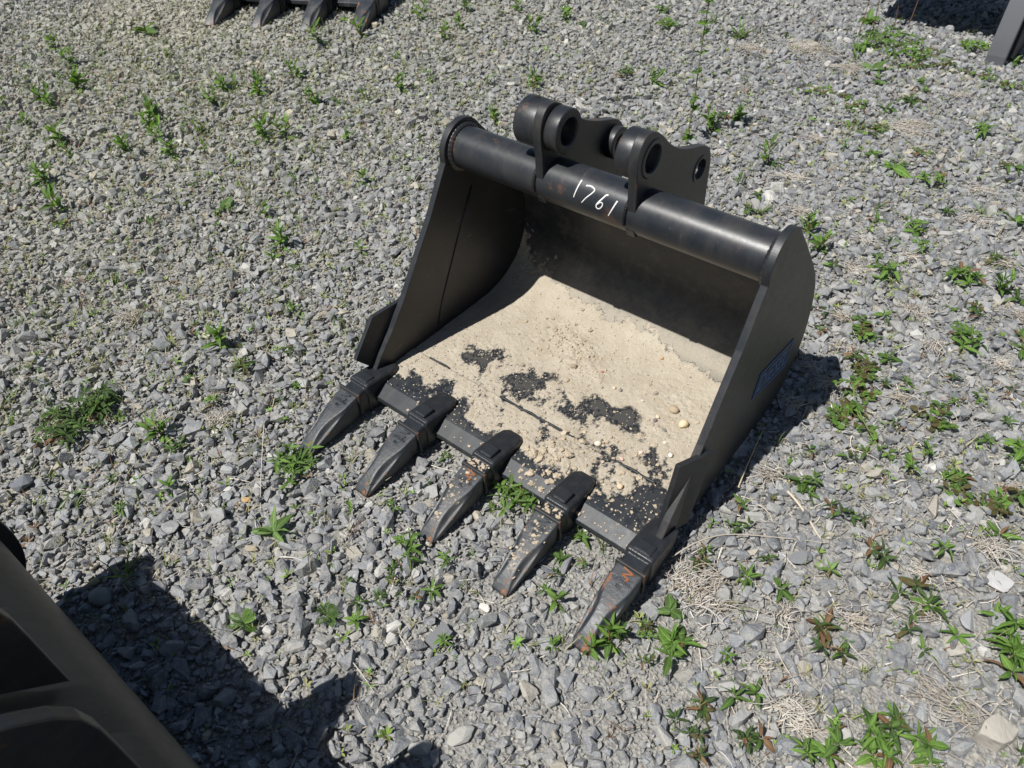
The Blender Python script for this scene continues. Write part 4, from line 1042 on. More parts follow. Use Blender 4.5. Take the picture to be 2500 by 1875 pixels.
(1.069, 0.218, 'k', 0.045, None),
(0.848, -0.108, 'd', 0.041, None),
(0.811, -0.139, 'u', 0.033, None),
(0.886, -0.164, 'd', 0.04, None),
(1.188, -0.047, 'k', 0.02, None),
(1.131, -0.127, 'k', 0.019, None),
(1.086, -0.181, 'd', 0.04, None),
(1.219, 0.555, 'c', 0.082, None),
(1.261, 0.563, 'c', 0.062, None),
(1.306, 0.598, 'd', 0.063, None),
(0.926, 0.097, 'k', 0.023, None),
(1.034, -0.237, 'd', 0.047, None),
(0.909, 0.304, 'k', 0.024, None),
(1.445, 0.078, 'r', 0.044, None),
(0.477, -0.021, 'L', 0.108, 'lush bright-green weed filling the gap between the third and fourth teeth'),
(0.445, -0.07, 'r', 0.045, None),
(0.011, -0.248, 'L', 0.109, 'lush green weed in front of the first tooth tip'),
(0.044, -0.297, 'r', 0.043, None),
(0.267, -0.024, 'r', 0.032, None),
(0.278, -0.199, 'r', 0.037, None),
(0.384, -0.253, 'l', 0.079, 'leafy weed on the gravel left of the fourth tooth tip'),
(0.462, -0.23, 'l', 0.052, None),
(0.378, -0.295, 'd', 0.052, None),
(0.637, -0.011, 'r', 0.044, None),
(0.616, 0.019, 'r', 0.03, None),
(0.635, -0.079, 'b', 0.038, None),
(0.682, -0.069, 'l', 0.039, None),
(0.646, -0.114, 'r', 0.034, None),
(0.677, -0.162, 'u', 0.042, None),
(0.653, -0.155, 'r', 0.034, None),
(0.361, -0.458, 'f', 0.046, 'dull feathery ragweed-like seedling left below the teeth'),
(0.386, -0.399, 'r', 0.037, None),
(0.409, -0.428, 'r', 0.047, 'small star weed with a crisp shadow below the feathery seedling'),
(0.478, -0.292, 'r', 0.046, None),
(0.469, -0.329, 'd', 0.034, None),
(0.335, -0.382, 'r', 0.029, None),
(0.409, -0.366, 'r', 0.029, None),
(0.438, -0.344, 'd', 0.025, None),
(0.579, -0.363, 'l', 0.049, 'lone bright weed in the bare gravel at the bottom centre'),
(0.781, -0.2, 'u', 0.04, 'sprout of thin leaves touching the fifth tooth tip, left one'),
(0.796, -0.16, 'u', 0.052, 'sprout of thin leaves leaning over the fifth tooth tip, right one'),
(0.854, -0.11, 'r', 0.033, None),
(0.73, -0.24, 'r', 0.04, None),
(0.674, -0.274, 'k', 0.032, None),
(0.288, -0.102, 'd', 0.022, None),
(0.26, -0.15, 'g', 0.028, None),
(0.093, -0.157, 'g', 0.023, None),
(0.206, -0.261, 'u', 0.028, None),
(0.483, -0.181, 'g', 0.021, None),
(0.397, -0.329, 'd', 0.034, None),
(0.147, -0.319, 'k', 0.022, None),
(0.277, -0.143, 'k', 0.018, None),
(0.681, -0.0, 'g', 0.035, None),
(-0.037, -0.648, 'g', 0.077, 'yellow-green grass tuft with arching blades beside the dark bucket shadow'),
(-0.195, -0.565, 'r', 0.041, 'small dark four-leaved weed above the grass tuft'),
(0.12, -0.397, 'b', 0.093, 'pale-green weed with long strap leaves lying on the gravel'),
(0.245, -0.565, 'f', 0.052, 'bright feathery seedling beside the bucket shadow'),
(-0.165, -0.468, 'u', 0.039, None),
(-0.286, -0.534, 'r', 0.032, None),
(-0.325, -0.611, 'g', 0.065, None),
(0.261, -0.196, 'r', 0.031, None),
(-0.233, -0.501, 'r', 0.036, None),
(0.402, -0.364, 'r', 0.026, None),
(0.358, -0.258, 'l', 0.044, None),
(0.5, -0.481, 'k', 0.015, None),
(-0.523, -0.494, 'D', 0.175, 'wide dark-green weed patch near the left edge, level with the bucket teeth'),
(-0.533, -0.43, 'D', 0.106, None),
(-0.514, -0.535, 'd', 0.07, None),
(-0.543, -0.58, 'r', 0.047, None),
(-0.451, -0.416, 'r', 0.046, None),
(-0.311, -0.247, 'l', 0.062, 'small fresh-green upright rosette between the dark weed patch and the first tooth'),
(-0.32, -0.385, 'u', 0.055, None),
(-0.245, -0.395, 'd', 0.059, None),
(-0.265, -0.371, 'r', 0.036, None),
(-0.436, -0.234, 'r', 0.035, None),
(-0.369, -0.115, 'd', 0.081, 'reddish-brown dying weed left of the first tooth adapter'),
(-0.306, -0.006, 'd', 0.05, None),
(-0.199, -0.079, 'r', 0.037, None),
(-0.19, -0.136, 'r', 0.026, None),
(-0.652, -0.508, 'g', 0.042, None),
(-0.731, -0.581, 'g', 0.05, None),
(-0.676, -0.362, 'k', 0.022, None),
(-0.525, -0.289, 'k', 0.021, None),
(-0.13, -0.175, 'k', 0.027, None),
(-0.185, -0.175, 'k', 0.026, None),
(-0.654, -0.596, 'g', 0.049, None),
(0.854, 0.028, 's', 0.077, 'tangle of pale dry grass beside the fifth tooth'),
(0.897, 0.002, 's', 0.093, 'bleached fan of dead grass right of the fifth tooth tip'),
(1.036, 0.074, 's', 0.069, 'bleached dry grass tuft between the star weed and the dark weed'),
(1.14, 0.142, 's', 0.053, None),
(1.249, 0.233, 's', 0.064, None),
(1.291, 0.429, 's', 0.088, 'bleached dry grass tuft near the right edge, lower right'),
(1.122, -0.091, 's', 0.09, 'bleached dry grass fan between the bottom weeds'),
(1.352, 0.095, 's', 0.105, 'large bleached straw heap beside the pale square stone'),
(1.048, -0.037, 's', 0.042, None),
(1.202, 0.306, 's', 0.047, None),
(0.905, 0.076, 's', 0.061, None),
(0.507, 1.405, 's', 0.086, None),
(0.945, 1.666, 's', 0.092, None),
(1.086, 1.483, 's', 0.058, None),
(0.753, 1.191, 's', 0.079, None),
(0.845, 1.357, 's', 0.055, None),
(0.941, 1.113, 's', 0.076, None),
(0.807, 0.957, 's', 0.06, None),
(1.027, 0.992, 's', 0.06, None),
(0.856, 0.854, 's', 0.058, None),
(0.87, 0.704, 's', 0.076, 'grey-white dry weed skeleton in the shadow right of the bucket'),
(1.023, 0.754, 's', 0.055, None),
(0.803, 0.739, 's', 0.067, None),
(1.17, 1.25, 's', 0.066, None),
(1.169, 1.011, 's', 0.049, None),
(0.82, 0.577, 's', 0.052, None),
(0.704, 1.366, 's', 0.056, None),
(0.887, 0.356, 's', 0.057, None),
(-0.103, 2.767, 's', 0.132, None),
(0.017, 2.773, 's', 0.174, None),
(0.205, 2.665, 's', 0.126, None),
(0.557, 2.178, 's', 0.145, None),
(0.316, 1.924, 's', 0.069, None),
(0.368, 1.601, 's', 0.078, None),
(0.593, 2.272, 's', 0.093, None),
(0.636, 2.639, 's', 0.082, None),
(0.897, 1.882, 's', 0.066, None),
(-0.25, 2.605, 's', 0.129, None),
(-0.544, -0.551, 's', 0.052, None),
(-0.245, -0.281, 's', 0.065, None),
(-0.367, -0.351, 's', 0.045, None),
(-0.789, -0.196, 's', 0.079, None)]
# ------------------------------------------------------------------ weeds: every plant a thing, its leaves and stems parts
def leaf_vf(wid, droop, fold, kind='lance', n=7, tw=0.0):
    V = []; F = []
    for i in range(n + 1):
        t = i / n
        if kind == 'lance': w = wid * (math.sin(math.pi * t ** .75)) ** .85 * (1 - .25 * t)
        elif kind == 'blade': w = wid * (1 - t ** 2.2) * (.7 + .3 * min(1, t * 6))
        elif kind == 'round': w = wid * math.sqrt(max(0, 1 - ((t - .62) / .40) ** 2)) if t > .22 else wid * .09
        else: w = wid * math.sin(math.pi * t ** .6) ** .7
        w = max(w, .006 if i < n else .002)
        if kind == 'tooth' and 0 < i < n: w *= 1.25 if i % 2 else .78
        ang = droop * t; y = (math.sin(ang) / droop if abs(droop) > 1e-3 else t); z = -((1 - math.cos(ang)) / droop if abs(droop) > 1e-3 else 0)
        rip = .035 * math.sin(t * 11 + tw * 9) * wid * 4
        for s in (-1, -.5, 0, .5, 1): V.append((s * w * math.cos(fold), y, z + abs(s) * w * math.sin(fold) + s * tw * t * w + (abs(s) > .9) * rip))
    for i in range(n):
        for k in range(4): F.append((i * 5 + k, i * 5 + k + 1, i * 5 + k + 6, i * 5 + k + 5))
    return V, F
def feather_vf():
    parts = [tube_vf([(0, 0, 0), (0, .5, .05), (0, 1, 0)], .022, 4, taper=.4)]
    for i in range(1, 8):
        t = i / 8; L = .42 * math.sin(math.pi * (t * .8 + .15))
        for s in (-1, 1):
            a = Vector((0, t, .04)); d = Vector((s * .8, .6, .03)).normalized(); q = Vector((-d.y, d.x, 0)) * s * .045
            p = [a - q * .4, a + d * L * .55 - q, a + d * L, a + d * L * .55 + q, a + q * .4]
            parts.append((p, [(0, 1, 2, 3, 4)]))
            for u, l2 in ((.45, .5), (.7, .4)):
                b = a + d * L * u; e = (d * .5 + Vector((0, .9, 0))).normalized(); q2 = Vector((-e.y, e.x, 0)) * .03
                parts.append(([b - q2, b + e * L * l2, b + q2], [(0, 1, 2)]))
    return join_vf(parts)
LEAFSHAPES = {'lance': [(.165, .5, .3), (.175, .9, .25), (.15, .2, .4), (.18, 1.25, .2)], 'narrow': [(.13, .35, .35), (.14, .7, .3), (.12, .1, .45), (.13, 1.0, .3)],
              'broad': [(.25, .5, .25), (.28, .9, .2), (.23, .2, .35), (.26, .7, .3)], 'blade': [(.036, .6, .5), (.032, 1.1, .4), (.04, .25, .5), (.034, 1.5, .4)],
              'round': [(.27, .3, .15), (.25, .6, .2), (.28, .1, .1), (.24, .4, .2)], 'tooth': [(.19, .6, .2), (.21, .9, .15), (.17, .3, .25), (.2, 1.1, .2)], 'feather': [None]}
_lc = {}
def leaf_mesh(shape, v, mat):
    k = (shape, v, mat)
    if k not in _lc:
        if shape == 'feather': V, F = feather_vf()
        else:
            w_, d_, f_ = LEAFSHAPES[shape][v]; kd = {'narrow': 'lance', 'tooth': 'tooth'}.get(shape, shape)
            V, F = leaf_vf(w_, d_, f_, kd, 9 if shape == 'tooth' else 7, (.25, -.3, .1, -.15)[v])
        me = mesh_from('leaf', V, F, True); me.materials.append(M[mat]); _lc[k] = me
    return _lc[k]
R_ = random.Random(21)
def put_leaf(root, base, az, el, L, shape, mat, name='leaf'):
    o = bpy.data.objects.new(name, leaf_mesh(shape, R_.randrange(len(LEAFSHAPES[shape])), mat)); COL.objects.link(o); o.parent = root
    o.location = base; o.scale = (L * R_.uniform(.75, 1.25), L, L * R_.uniform(.6, 1.5)); o.rotation_euler = (el, R_.uniform(-.7, .7), az - math.pi / 2)
    return o
def stem_part(root, paths, r, mat='stem'):
    me = mesh_from('stem', *join_vf([tube_vf(p, r, 5, taper=.6) for p in paths]), True); me.materials.append(M[mat]); return link('stem', me, None, root)
PAL_L = {'u': ['leaf_bright', 'leaf_bright', 'leaf_mid'], 'r': ['leaf_mid', 'leaf_mid', 'leaf_bright', 'leaf_dark'], 'l': ['leaf_bright', 'leaf_mid', 'leaf_bright'], 'L': ['leaf_bright', 'leaf_mid', 'leaf_mid'],
         'D': ['leaf_dark', 'leaf_mid', 'leaf_mid', 'leaf_dark'], 'd': ['leaf_dark', 'leaf_olive', 'leaf_dark', 'leaf_mid'], 'b': ['leaf_pale', 'leaf_mid'], 'c': ['leaf_mid', 'leaf_bright', 'leaf_olive'], 'g': ['leaf_pale', 'leaf_mid', 'leaf_olive'], 'f': ['leaf_bright'], 't': ['leaf_mid', 'leaf_bright'], 'T': ['leaf_dark']}
CAT = {'u': ('weed_sprout', 'weed'), 'r': ('weed_rosette', 'weed'), 'l': ('leafy_weed', 'weed'), 'L': ('leafy_weed', 'weed'), 'D': ('leafy_weed', 'weed'), 'd': ('dull_weed', 'weed'), 'b': ('broadleaf_weed', 'weed'), 'c': ('creeping_weed', 'weed'),
       'g': ('grass_tuft', 'grass tuft'), 'f': ('feathery_seedling', 'weed'), 't': ('tall_weed', 'weed'), 'T': ('bare_weed_stalk', 'weed'), 'k': ('tiny_seedling', 'seedling'), 's': ('straw_tuft', 'dry grass')}
WORD = {'u': 'upright narrow-leaved sprout', 'r': 'low weed with spread green leaves', 'l': 'leafy green weed', 'd': 'dull dark-leaved weed', 'b': 'broad-leaved weed', 'c': 'creeping small-leaved weed',
        'g': 'thin grass tuft', 'f': 'feathery seedling', 'T': 'thin bare weed stalk', 'k': 'tiny green seedling', 's': 'bleached dry grass', 'L': 'lush green weed', 'D': 'dark green weed patch', 't': 'tall weed stalk'}
GROUPS = {'u': 'upright weed sprouts in the gravel', 'r': 'low spreading weeds in the gravel', 'l': 'leafy weeds in the gravel', 'd': 'dull reddish-green weeds in the gravel', 'b': 'broad-leaved weeds in the gravel', 'c': 'creeping weeds in the gravel',
          'g': 'grass tufts in the gravel', 'f': 'feathery seedlings', 'T': 'bare weed stalks', 'k': 'tiny seedlings in the gravel', 's': 'bleached tufts of dead grass', 'L': 'lush weeds', 'D': 'dark weed patches', 't': 'tall stalks'}
LAND = [('the first tooth tip', -.013, -.207, .01), ('the third tooth tip', .38, -.207, .01), ('the fifth tooth tip', .773, -.207, .01), ('the left side cutter', -.036, .06, .16), ('the left end of the tube', -.01, .394, .55), ('the rear bucket ear', .26, .5, .64), ('the right bucket ear', .485, .5, .62),
        ('the right end of the tube', .77, .42, .58), ('the bucket heel', .79, .64, .1), ('the DIESEL sticker', .79, .48, .2), ('the top bucket', -2.25, 1.75, .05), ('the steel runner', .64, 3.1, .05), ('the white stone', .579, -.253, .01), ('the pale square block', 1.401, .093, .02), ('the yellow pebble', -.08, -.695, .01),
        ('the slate slab', .552, -.352, .01), ('the orange stone', -.004, -.379, .01), ('the flat bottom stone', .703, -.46, .01), ('the speckled stone', 1.33, .383, .03), ('the shiny slab', 1.315, .269, .02), ('the long pointed stone', -.17, -.335, .01), ('the big grey block', -.62, -.2, .02)]
_want = {'tallest of those near': 'the willow-leaved sprout', 'bushy pair': 'the bushy sprout pair', 'pale broad-leaved seedling': 'the pale broad seedling', 'dull olive': 'the olive four-leaved weed', 'arching long-leaved': 'the arching weed', 'lush light-green': 'the lush light-green clump', 'tall slender weed': 'the tall stalk', 'large dark-green weed mat': 'the dark weed mat', 'star-shaped green weed': 'the star-shaped weed',
         'leftmost in the upper right': 'the toothed creeping weed', 'large spreading weed with long pale': 'the long pale-leaved weed', 'large spreading weed with one long flat': 'the flat-leaved weed', 'bright pointed-leaf weed': 'the pointed-leaf weed', 'large bright broad': 'the large bright weed', 'large dark-green weed with': 'the large dark-green weed', 'brown dried centre': 'the brown-centred weed', 'dried tan centre': 'the tan-centred weed',
         'tallest leafy weed': 'the tallest bottom weed', 'gap between the third and fourth': 'the lush weed between the teeth', 'lone bright weed': 'the lone bright weed', 'strap leaves': 'the strap-leaved weed', 'wide dark-green weed patch': 'the wide dark patch', 'fresh-green upright': 'the fresh-green rosette', 'reddish-brown dying': 'the dying reddish weed', 'large bleached straw': 'the large straw heap', 'yellow-green grass tuft with reddish': 'the reddish grass tuft',
         'long leaves near the left edge': 'the long-leaved pale sprout', 'yellowish grass tuft between': 'the yellowish tuft', 'compact dark rosette': 'the compact dark rosette', 'leggy weed with': 'the drooping leggy weed', 'dark spreading weed above': 'the dark spreading weed'}
for row in PLANTS:
    for k_, n_ in _want.items():
        if row[4] and k_ in row[4]: LAND.append((n_, row[0], row[1], .03))
_lp = px_of(np.array([l[1:] for l in LAND]))[0] * np.array([1, .75])
USED = set()
def _dir(d):
    a = math.degrees(math.atan2(-d[1], d[0])) % 360
    return ['right of', 'above right of', 'above', 'above left of', 'left of', 'below left of', 'below', 'below right of'][int((a + 22.5) // 45) % 8]
def own_label(x, y, ty):
    uv = px_of(np.array([[x, y, float(ground_h(x, y)) + .02]]))[0][0] * np.array([1, .75]); d = uv - _lp; L = np.hypot(*d.T); o = np.argsort(L)
    for i in o[:4]:
        if .012 < L[i] < .16:
            for nr in (['just '] if L[i] < .055 else ['']):
                t_ = '%s %s%s %s' % (WORD[ty], nr, _dir(d[i]), LAND[i][0])
                if t_ not in USED: USED.add(t_); return t_
    for a in range(7):
        for b in range(a + 1, 9):
            i, j = o[a], o[b]; t_ = '%s %s %s and %s %s' % (WORD[ty], _dir(d[i]), LAND[i][0], _dir(d[j]), LAND[j][0])
            if t_ not in USED and len(t_.split()) <= 16: USED.add(t_); return t_
    return WORD[ty] + ' in the gravel ' + _dir(d[o[0]]) + ' ' + LAND[o[0]][0]
def polar(a, e=0): return Vector((math.cos(a) * math.cos(e), math.sin(a) * math.cos(e), math.sin(e)))
def rosette(root, c, n, L, shape, mats, e0=.1, e1=.6, brown=0.0):
    a0 = R_.uniform(0, 6.3)
    for i in range(n):
        f = i / max(1, n - 1); a = a0 + i * 2.4 + R_.uniform(-.3, .3)
        mt = 'leaf_brown' if R_.random() < brown * (1.6 - f * 1.6) else R_.choice(mats)
        put_leaf(root, Vector(c) + polar(a) * .002, a, e0 + (e1 - e0) * f + R_.uniform(-.15, .15), L * (1 - .45 * f) * R_.uniform(.8, 1.15), shape, mt)
def make_plant(x, y, ty, sz, lab):
    z = float(ground_h(x, y)) + (.011 if ty in 'rdlbcLDfk' else .005); sz *= (1.45 if sz < .075 else 1.1) if ty == 'u' else 1.1 if ty in 'rdb' else 1.02
    nm, cat = CAT[ty]
    if ty == 'k':
        parts = []
        for i in range(R_.randint(4, 6)):
            V, F = leaf_vf(.16, .5, .3, n=4); a = i * 2.4 + R_.uniform(-.3, .3); Mx = Matrix.Rotation(a, 4, 'Z') @ Matrix.Rotation(R_.uniform(.2, .9), 4, 'X'); L = sz * R_.uniform(.4, .65)
            parts.append(([Mx @ (Vector(v) * L) for v in V], F))
        me = mesh_from(nm, *join_vf(parts), True); me.materials.append(M[R_.choice(['leaf_bright', 'leaf_mid', 'leaf_olive'])]); root = link(nm, me); root.location = (x, y, z + .004)
    elif ty == 's':
        V = []; F = []; T = []; a0 = R_.uniform(0, 6.3); dirn = R_.uniform(0, 6.3); n = int(26 + sz * 500)
        for i in range(n):
            a = dirn + R_.gauss(0, .45) if R_.random() < .75 else R_.uniform(0, 6.3); L = sz * R_.uniform(.25, .75); b = Vector((R_.gauss(0, sz * .22), R_.gauss(0, sz * .16), R_.uniform(.004, .016)))
            curl = R_.uniform(-2.4, 2.4); el = R_.uniform(-.1, .22); p = b.copy(); pts = [p.copy()]
            for q in range(5):
                aa = a + curl * q / 5; p = p + polar(aa, el * (1 - q * .4)) * L / 5; p.z = max(p.z, .004 + R_.uniform(0, .003)); pts.append(p.copy())
            v, f = tube_vf(pts, R_.uniform(.0006, .0013), 3, taper=.5); o = len(V); V += v; F += [tuple(k + o for k in q) for q in f]
            c_ = R_.choice([(.52, .47, .40), (.60, .56, .50), (.42, .36, .28), (.48, .45, .41)]); T += [c_] * len(v)
        me = mesh_from(nm, V, F, True); colored(me, np.array(T)); me.materials.append(M['straw']); root = link(nm, me); root.location = (x, y, z + .004)
    else:
        root = empty(nm, (x, y, z)); ms = PAL_L[ty]
        if ty == 'u':
            H = sz * 1.12; ns = 1 if sz < .075 else 2; paths = []
            for s in range(ns):
                lean = polar(R_.uniform(0, 6.3)) * R_.uniform(.05, .3) * H; b = Vector((0, 0, -.006)) + polar(R_.uniform(0, 6.3)) * (.012 * s)
                paths.append([b, b + Vector((0, 0, H * .3)) + lean * .3, b + Vector((0, 0, H * .62)) + lean]); n = R_.randint(7, 10)
                for i in range(n):
                    f = i / (n - 1); p = b + (paths[-1][2] - b) * (.12 + .88 * f); a = i * 2.4 + R_.uniform(-.4, .4)
                    put_leaf(root, p, a, .5 + .75 * f + R_.uniform(-.15, .15), H * R_.uniform(.42, .62) * (1 - .2 * f) * (.8 if sz > .11 else 1), R_.choice(['narrow', 'lance']), R_.choice(ms))
            stem_part(root, paths, .0011 + H * .006, R_.choice(['stem', 'stem_red']))
        elif ty == 'r': rosette(root, (0, 0, .006), R_.randint(6, 9), sz * .58, 'lance', [R_.choice(ms), R_.choice(ms)], .1, 1.0, .05)
        elif ty == 'd':
            n = max(2, int(sz / .028))
            for i in range(n): rosette(root, polar(R_.uniform(0, 6.3)) * sz * .26 * R_.random() ** .5 + Vector((0, 0, .006 + R_.uniform(0, .012))), R_.randint(5, 7), min(.045, sz * .42) * R_.uniform(.8, 1.1), 'lance', ms, .05, .9, .16)
        elif ty == 'l':
            n = max(2, min(6, int(sz / .024))); paths = []
            for i in range(n):
                c = polar(i * 2.4 + R_.uniform(-.5, .5)) * sz * .27 * (i > 0) * R_.uniform(.6, 1.1); c.z = R_.uniform(.008, .022) + .012 * (i == 0); paths.append([(0, 0, -.004), c * .5, c])
                rosette(root, c, R_.randint(6, 8), min(.046, sz * .40) * R_.uniform(.8, 1.15), 'lance', ms, .05, 1.05, .05)
            stem_part(root, paths, .0012)
        elif ty in 'LD':
            n = int(min(34, 4 + sz * 90)); paths = []
            for i in range(n):
                c = polar(i * 2.4 + R_.uniform(-.6, .6)) * sz * .42 * math.sqrt((i + .3) / n); c.z = R_.uniform(.010, .034); paths.append([c * .2 + Vector((0, 0, -.01)), c * .7, c])
                rosette(root, c, R_.randint(5, 7), R_.uniform(.024, .040) * (1.25 if sz > .14 and (ty == 'D' or y > 1) else 1), 'lance', ms, .0, .95, .02)
            stem_part(root, paths, .0012)
        elif ty == 'b':
            a0 = R_.uniform(0, 6.3)
            for i in range(R_.randint(4, 6)): put_leaf(root, (0, 0, .004), a0 + i * 1.9 + R_.uniform(-.3, .3), R_.uniform(.1, .8), sz * R_.uniform(.45, .7), 'lance' if lab and 'strap' in lab else 'broad', R_.choice(ms))
        elif ty == 'c':
            paths = []
            for s in range(R_.randint(5, 6)):
                a = R_.uniform(0, 6.3); pts = [Vector((0, 0, .004))]
                for q in range(4): a += R_.uniform(-.4, .4); pts.append(pts[-1] + polar(a) * sz * .13 + Vector((0, 0, R_.uniform(-.003, .005))))
                paths.append(pts)
                for p in pts[1:]:
                    for k in range(2): put_leaf(root, p, a + (1.2 if k else -1.2) + R_.uniform(-.5, .5), R_.uniform(.05, .6), R_.uniform(.014, .026), R_.choice(['tooth', 'round']), R_.choice(ms))
            stem_part(root, paths, .0009, 'stem_red')
        elif ty == 'g':
            for i in range(R_.randint(10, 15)): put_leaf(root, polar(R_.uniform(0, 6.3)) * .004, R_.uniform(0, 6.3), R_.uniform(.5, 1.45), sz * R_.uniform(.5, 1.05), 'blade', R_.choice(ms), 'blade')
        elif ty == 'f':
            for i in range(8): put_leaf(root, (0, 0, .008), i * 2.4 + R_.uniform(-.3, .3), .1 + i * .11, sz * R_.uniform(.45, .62), 'feather', 'leaf_bright' if lab and 'bright' in lab else 'leaf_mid')
        elif ty == 't':
            H = sz * 1.3; pts = [Vector((0, 0, -.01)), Vector((.004, .006, H * .3)), Vector((.0, .010, H * .65)), Vector((.006, .004, H))]; cp = [Vector(q) for q in catmull(pts, 6)]; stem_part(root, [cp], .0028)
            for f in (.03, .06, .10, .14, .28, .31, .34, .37, .52, .66, .70, .75, .79, .83, .87, .91, .94, .97, 1.0):
                p = cp[min(len(cp) - 1, int(f * (len(cp) - 1)))]
                for k in range(2): a = f * 40 + k * 2.6 + R_.uniform(-.4, .4); put_leaf(root, p, a, R_.uniform(.1, .7), R_.uniform(.028, .042) * (.8 if f > .9 else 1), 'broad', R_.choice(ms))
        elif ty == 'T':
            H = sz * 1.3; lean = polar(R_.uniform(0, 6.3)) * H * .18; pts = [Vector((0, 0, -.01)), Vector((0, 0, H * .5)) + lean * .4, Vector((0, 0, H)) + lean]; cp = [Vector(q) for q in catmull(pts, 5)]; stem_part(root, [cp], .0022, 'stem_red')
            for f in (.25, .45, .6, .8, 1.0): put_leaf(root, cp[int(f * (len(cp) - 1))], R_.uniform(0, 6.3), R_.uniform(-.2, .7), R_.uniform(.025, .045), 'broad', R_.choice(['leaf_dark', 'leaf_mid']))
    if lab: tag(root, lab, cat)
    else: tag(root, own_label(x, y, ty), cat, GROUPS[ty])
    return root
for row in PLANTS:
    if row[4]: USED.add(row[4])
for row in PLANTS: make_plant(*row)
# trailing clover stem and dry twigs
def twig(pts, r, label, col, name='dry_twig', cat='twig', mat=None):
    pts = [Vector((p[0], p[1], float(ground_h(p[0], p[1])) + p[2])) for p in pts]; V, F = tube_vf([Vector(q) for q in catmull(pts, 5)], r, 6, taper=.5)
    me = mesh_from(name, V, F, True); me.materials.append(mat or NT(name + '_bark').set(col=col, rough=.8)); return tag(link(name, me), label, cat)
twig([(.905,.348,.010),(.943,.329,.016),(.981,.306,.014),(1.011,.283,.012),(1.026,.276,.008)], .0034, 'thick pale dry stalk on the gravel right of the bucket, ending by a grey slab', (.50,.44,.34))
twig([(.811,.052,.03),(.834,.106,.034),(.864,.152,.03),(.904,.187,.024),(.974,.233,.016),(1.043,.272,.012)], .0018, 'long thin grey twig bowing over the gravel right of the fifth tooth', (.40,.35,.28))
twig([(.837,.286,.004),(.83,.332,.035),(.823,.401,.075)], .0018, 'short tan twig poking up in the shadow beside the right plate', (.46,.38,.25))
twig([(-.178,-.194,.012),(-.105,-.254,.016),(-.006,-.336,.014),(.041,-.373,.010)], .0013, 'thin straight pale straw passing left of the lush weed by the first tooth', (.52,.48,.40), 'dry_stalk', 'straw')
twig([(1.049,.016,.012),(1.088,-.015,.014),(1.139,-.038,.012),(1.175,-.046,.012),(1.206,-.052,.008)], .0011, 'thin bent dry stem below the large dark-green weed at lower right', (.50,.45,.38), 'dry_stalk', 'straw')
twig([(-2.081,.78,.012),(-2.057,.871,.016),(-2.018,.959,.014)], .003, 'pale straight straw on the gravel below the top bucket', (.50,.46,.36), 'dry_stalk', 'straw')
twig([(-.161,-.435,.010),(-.146,-.393,.012),(-.148,-.342,.016)], .0020, 'short pale stick between the pointed stone and the strap-leaved weed', (.48,.43,.34))
twig([(.456,-.486,.012),(.496,-.493,.014),(.534,-.501,.010)], .0011, 'thin straw just right of the notched end of the lower left shadow', (.52,.48,.40), 'dry_stalk', 'straw')
TRAIL = [(.888,.658,.055),(.912,.684,.06),(.951,.635,.045),(.988,.601,.03),(1.04,.563,.018),(1.078,.573,.01)]
tr = tag(empty('trailing_weed', (1.0, .62, .03)), 'trailing yellow-green weed stem with small leaves, reaching out of the shadow right of the bucket', 'weed')
tp = [Vector((TRAIL[i][0] - 1.0, TRAIL[i][1] - .62, float(ground_h(*TRAIL[i][:2])) - .03 + TRAIL[i][2])) for i in range(len(TRAIL))]; cp = [Vector(q) for q in catmull(tp, 5)]; stem_part(tr, [cp], .0022, 'stem')
for i in range(2, len(cp), 2):
    for k in range(3): put_leaf(tr, cp[i] + Vector((R_.gauss(0, .006), R_.gauss(0, .006), 0)), R_.uniform(0, 6.3), R_.uniform(.0, .8), R_.uniform(.014, .024), R_.choice(['round', 'lance']), R_.choice(['leaf_mid', 'leaf_bright']))

# thin grass wisps and loose straw nobody could count
def wisps(name, n, boxes, lens, cols, rr, flatlie, mat, seed):
    rg = np.random.default_rng(seed); P = []
    for (cx, cy, sx_, sy_, k) in boxes: P.append(np.c_[rg.normal(cx, sx_, k), rg.normal(cy, sy_, k)])
    P = np.concatenate(P); P = P[(P[:, 1] > -1.9)]; P = cull(P, .08, .08)
    P = P[~((P[:, 0] > -.03) & (P[:, 0] < .80) & (P[:, 1] > -.05) & (P[:, 1] < .62))]
    V = []; F = []; T = []
    for x, y in P:
        h = float(ground_h(x, y)) + rg.uniform(.003, .012); kk = 1 if flatlie else rg.integers(2, 6); c_ = cols[rg.integers(len(cols))]
        for _ in range(kk):
            a = rg.uniform(0, 6.28); L = rg.uniform(*lens); el = rg.uniform(-.1, .25) if flatlie else rg.uniform(.55, 1.5); p = Vector((x + rg.normal(0, .003), y + rg.normal(0, .003), h)); cu_ = rg.uniform(-1.2, 1.2); o = len(V); w_ = rr * rg.uniform(.6, 1.3)
            ns = 4
            for q in range(ns + 1):
                s = Vector((-math.sin(a), math.cos(a), 0)) * w_ * (1 - .8 * q / ns); V.append(p - s); V.append(p + s + Vector((0, 0, w_ * .5)))
                a += cu_ / ns * (1.0 if flatlie else .3); d = polar(a, el); p = p + d * L / ns; p.z = max(p.z, h - .002); el -= rg.uniform(.0, .35)
            for q in range(ns): F.append((o + 2 * q, o + 2 * q + 1, o + 2 * q + 3, o + 2 * q + 2))
            T += [np.array(c_) * rg.uniform(.75, 1.25)] * (2 * ns + 2)
    me = mesh_from(name, V, F, True); colored(me, np.array(T)); me.materials.append(mat); return link(name, me)
gm_ = NT('wispy_grass'); a_ = gm_.n('ShaderNodeAttribute'); a_.attribute_name = 'tint'; M['wisp'] = gm_.set(col=a_.outputs['Color'], rough=.6, spec=.3)
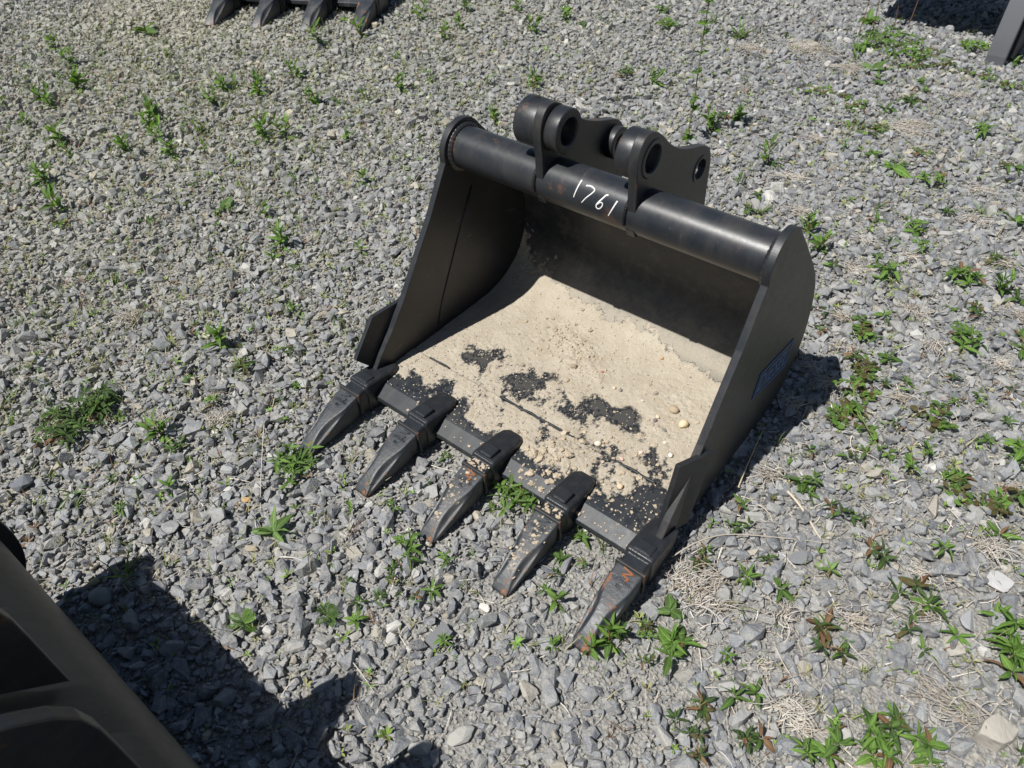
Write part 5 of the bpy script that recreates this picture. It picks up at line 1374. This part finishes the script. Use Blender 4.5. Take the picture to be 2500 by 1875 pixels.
tag(wisps('sparse_grass', 0, [(-1.5, .2, .9, .7, 2000), (-.7, -.3, .45, .45, 900), (-2.6, .6, .8, .5, 1700), (-1.2, 1.4, .8, .6, 1000), (-.3, 2.2, .7, .6, 500), (1.2, .6, .3, .5, 260), (.6, 2.0, .4, .6, 500), (.4, -.4, .5, .3, 120), (-2.2, 1.9, .7, .5, 300)],
      (.016, .048), [(.16, .19, .06), (.24, .24, .10), (.30, .27, .15), (.12, .16, .05), (.20, .12, .07), (.34, .31, .20), (.17, .21, .05)], .0011, False, M['wisp'], 3), 'sparse thin grass wisps and reddish seedling stems growing through the gravel', 'grass', None, 'stuff')
tag(wisps('dry_litter', 0, [(1.1, .4, .35, .5, 900), (1.0, 1.2, .4, .6, 700), (.6, 2.2, .4, .5, 350), (1.15, 0, .2, .2, 350), (-1.0, .2, .9, .7, 500), (-.2, -.4, .4, .3, 220), (-.2, 1.6, 1.0, .7, 350)],
      (.02, .075), [(.50, .46, .39), (.58, .54, .47), (.40, .35, .27), (.45, .42, .38), (.33, .28, .22)], .0009, True, M['straw'], 5), 'scattered loose bits of bleached straw lying on the gravel', 'straw', None, 'stuff')

rg = np.random.default_rng(9); V = []; F = []; T = []
P = np.concatenate([np.c_[rg.normal(cx, sx_, k), rg.normal(cy, sy_, k)] for cx, cy, sx_, sy_, k in ((-1.5, .3, 1.0, .7, 1500), (-2.8, .8, .8, .6, 1100), (-.6, -.3, .45, .4, 200), (-1.3, 1.6, .9, .6, 700), (-.2, 2.4, .9, .6, 600), (1.1, .7, .35, .6, 420), (.7, 2.2, .5, .6, 420), (.4, -.45, .5, .25, 50))])
P = cull(P[P[:, 1] > -1.9], .08, .08); P = P[~((P[:, 0] > -.03) & (P[:, 0] < .80) & (P[:, 1] > -.2) & (P[:, 1] < .64))]
for x, y in P:
    h0 = float(ground_h(x, y)) + rg.uniform(.006, .016); L = .007 + .016 * rg.random() ** 2; c_ = np.array([(.16, .24, .05), (.11, .18, .04), (.22, .26, .08), (.24, .23, .11), (.17, .11, .06)][rg.choice(5, p=[.3, .25, .2, .15, .1])])
    a0 = rg.uniform(0, 6.28)
    for k in range(rg.integers(3, 6)):
        a = a0 + k * 2.4; el = rg.uniform(.1, 1.2); d = polar(a, el); s = Vector((-math.sin(a), math.cos(a), 0)) * L * .16; b = Vector((x, y, h0)); o = len(V)
        V += [b, b + d * L * .5 + s, b + d * L + Vector((0, 0, -L * .15)), b + d * L * .5 - s]; F.append((o, o + 1, o + 2, o + 3)); T += [c_ * rg.uniform(.75, 1.25)] * 4
me = mesh_from('seedling_vegetation', V, F); colored(me, np.array(T)); me.materials.append(M['wisp'])
tag(link('seedling_vegetation', me), 'sprinkle of tiny yellowish green seedlings all through the gravel', 'seedlings', None, 'stuff')
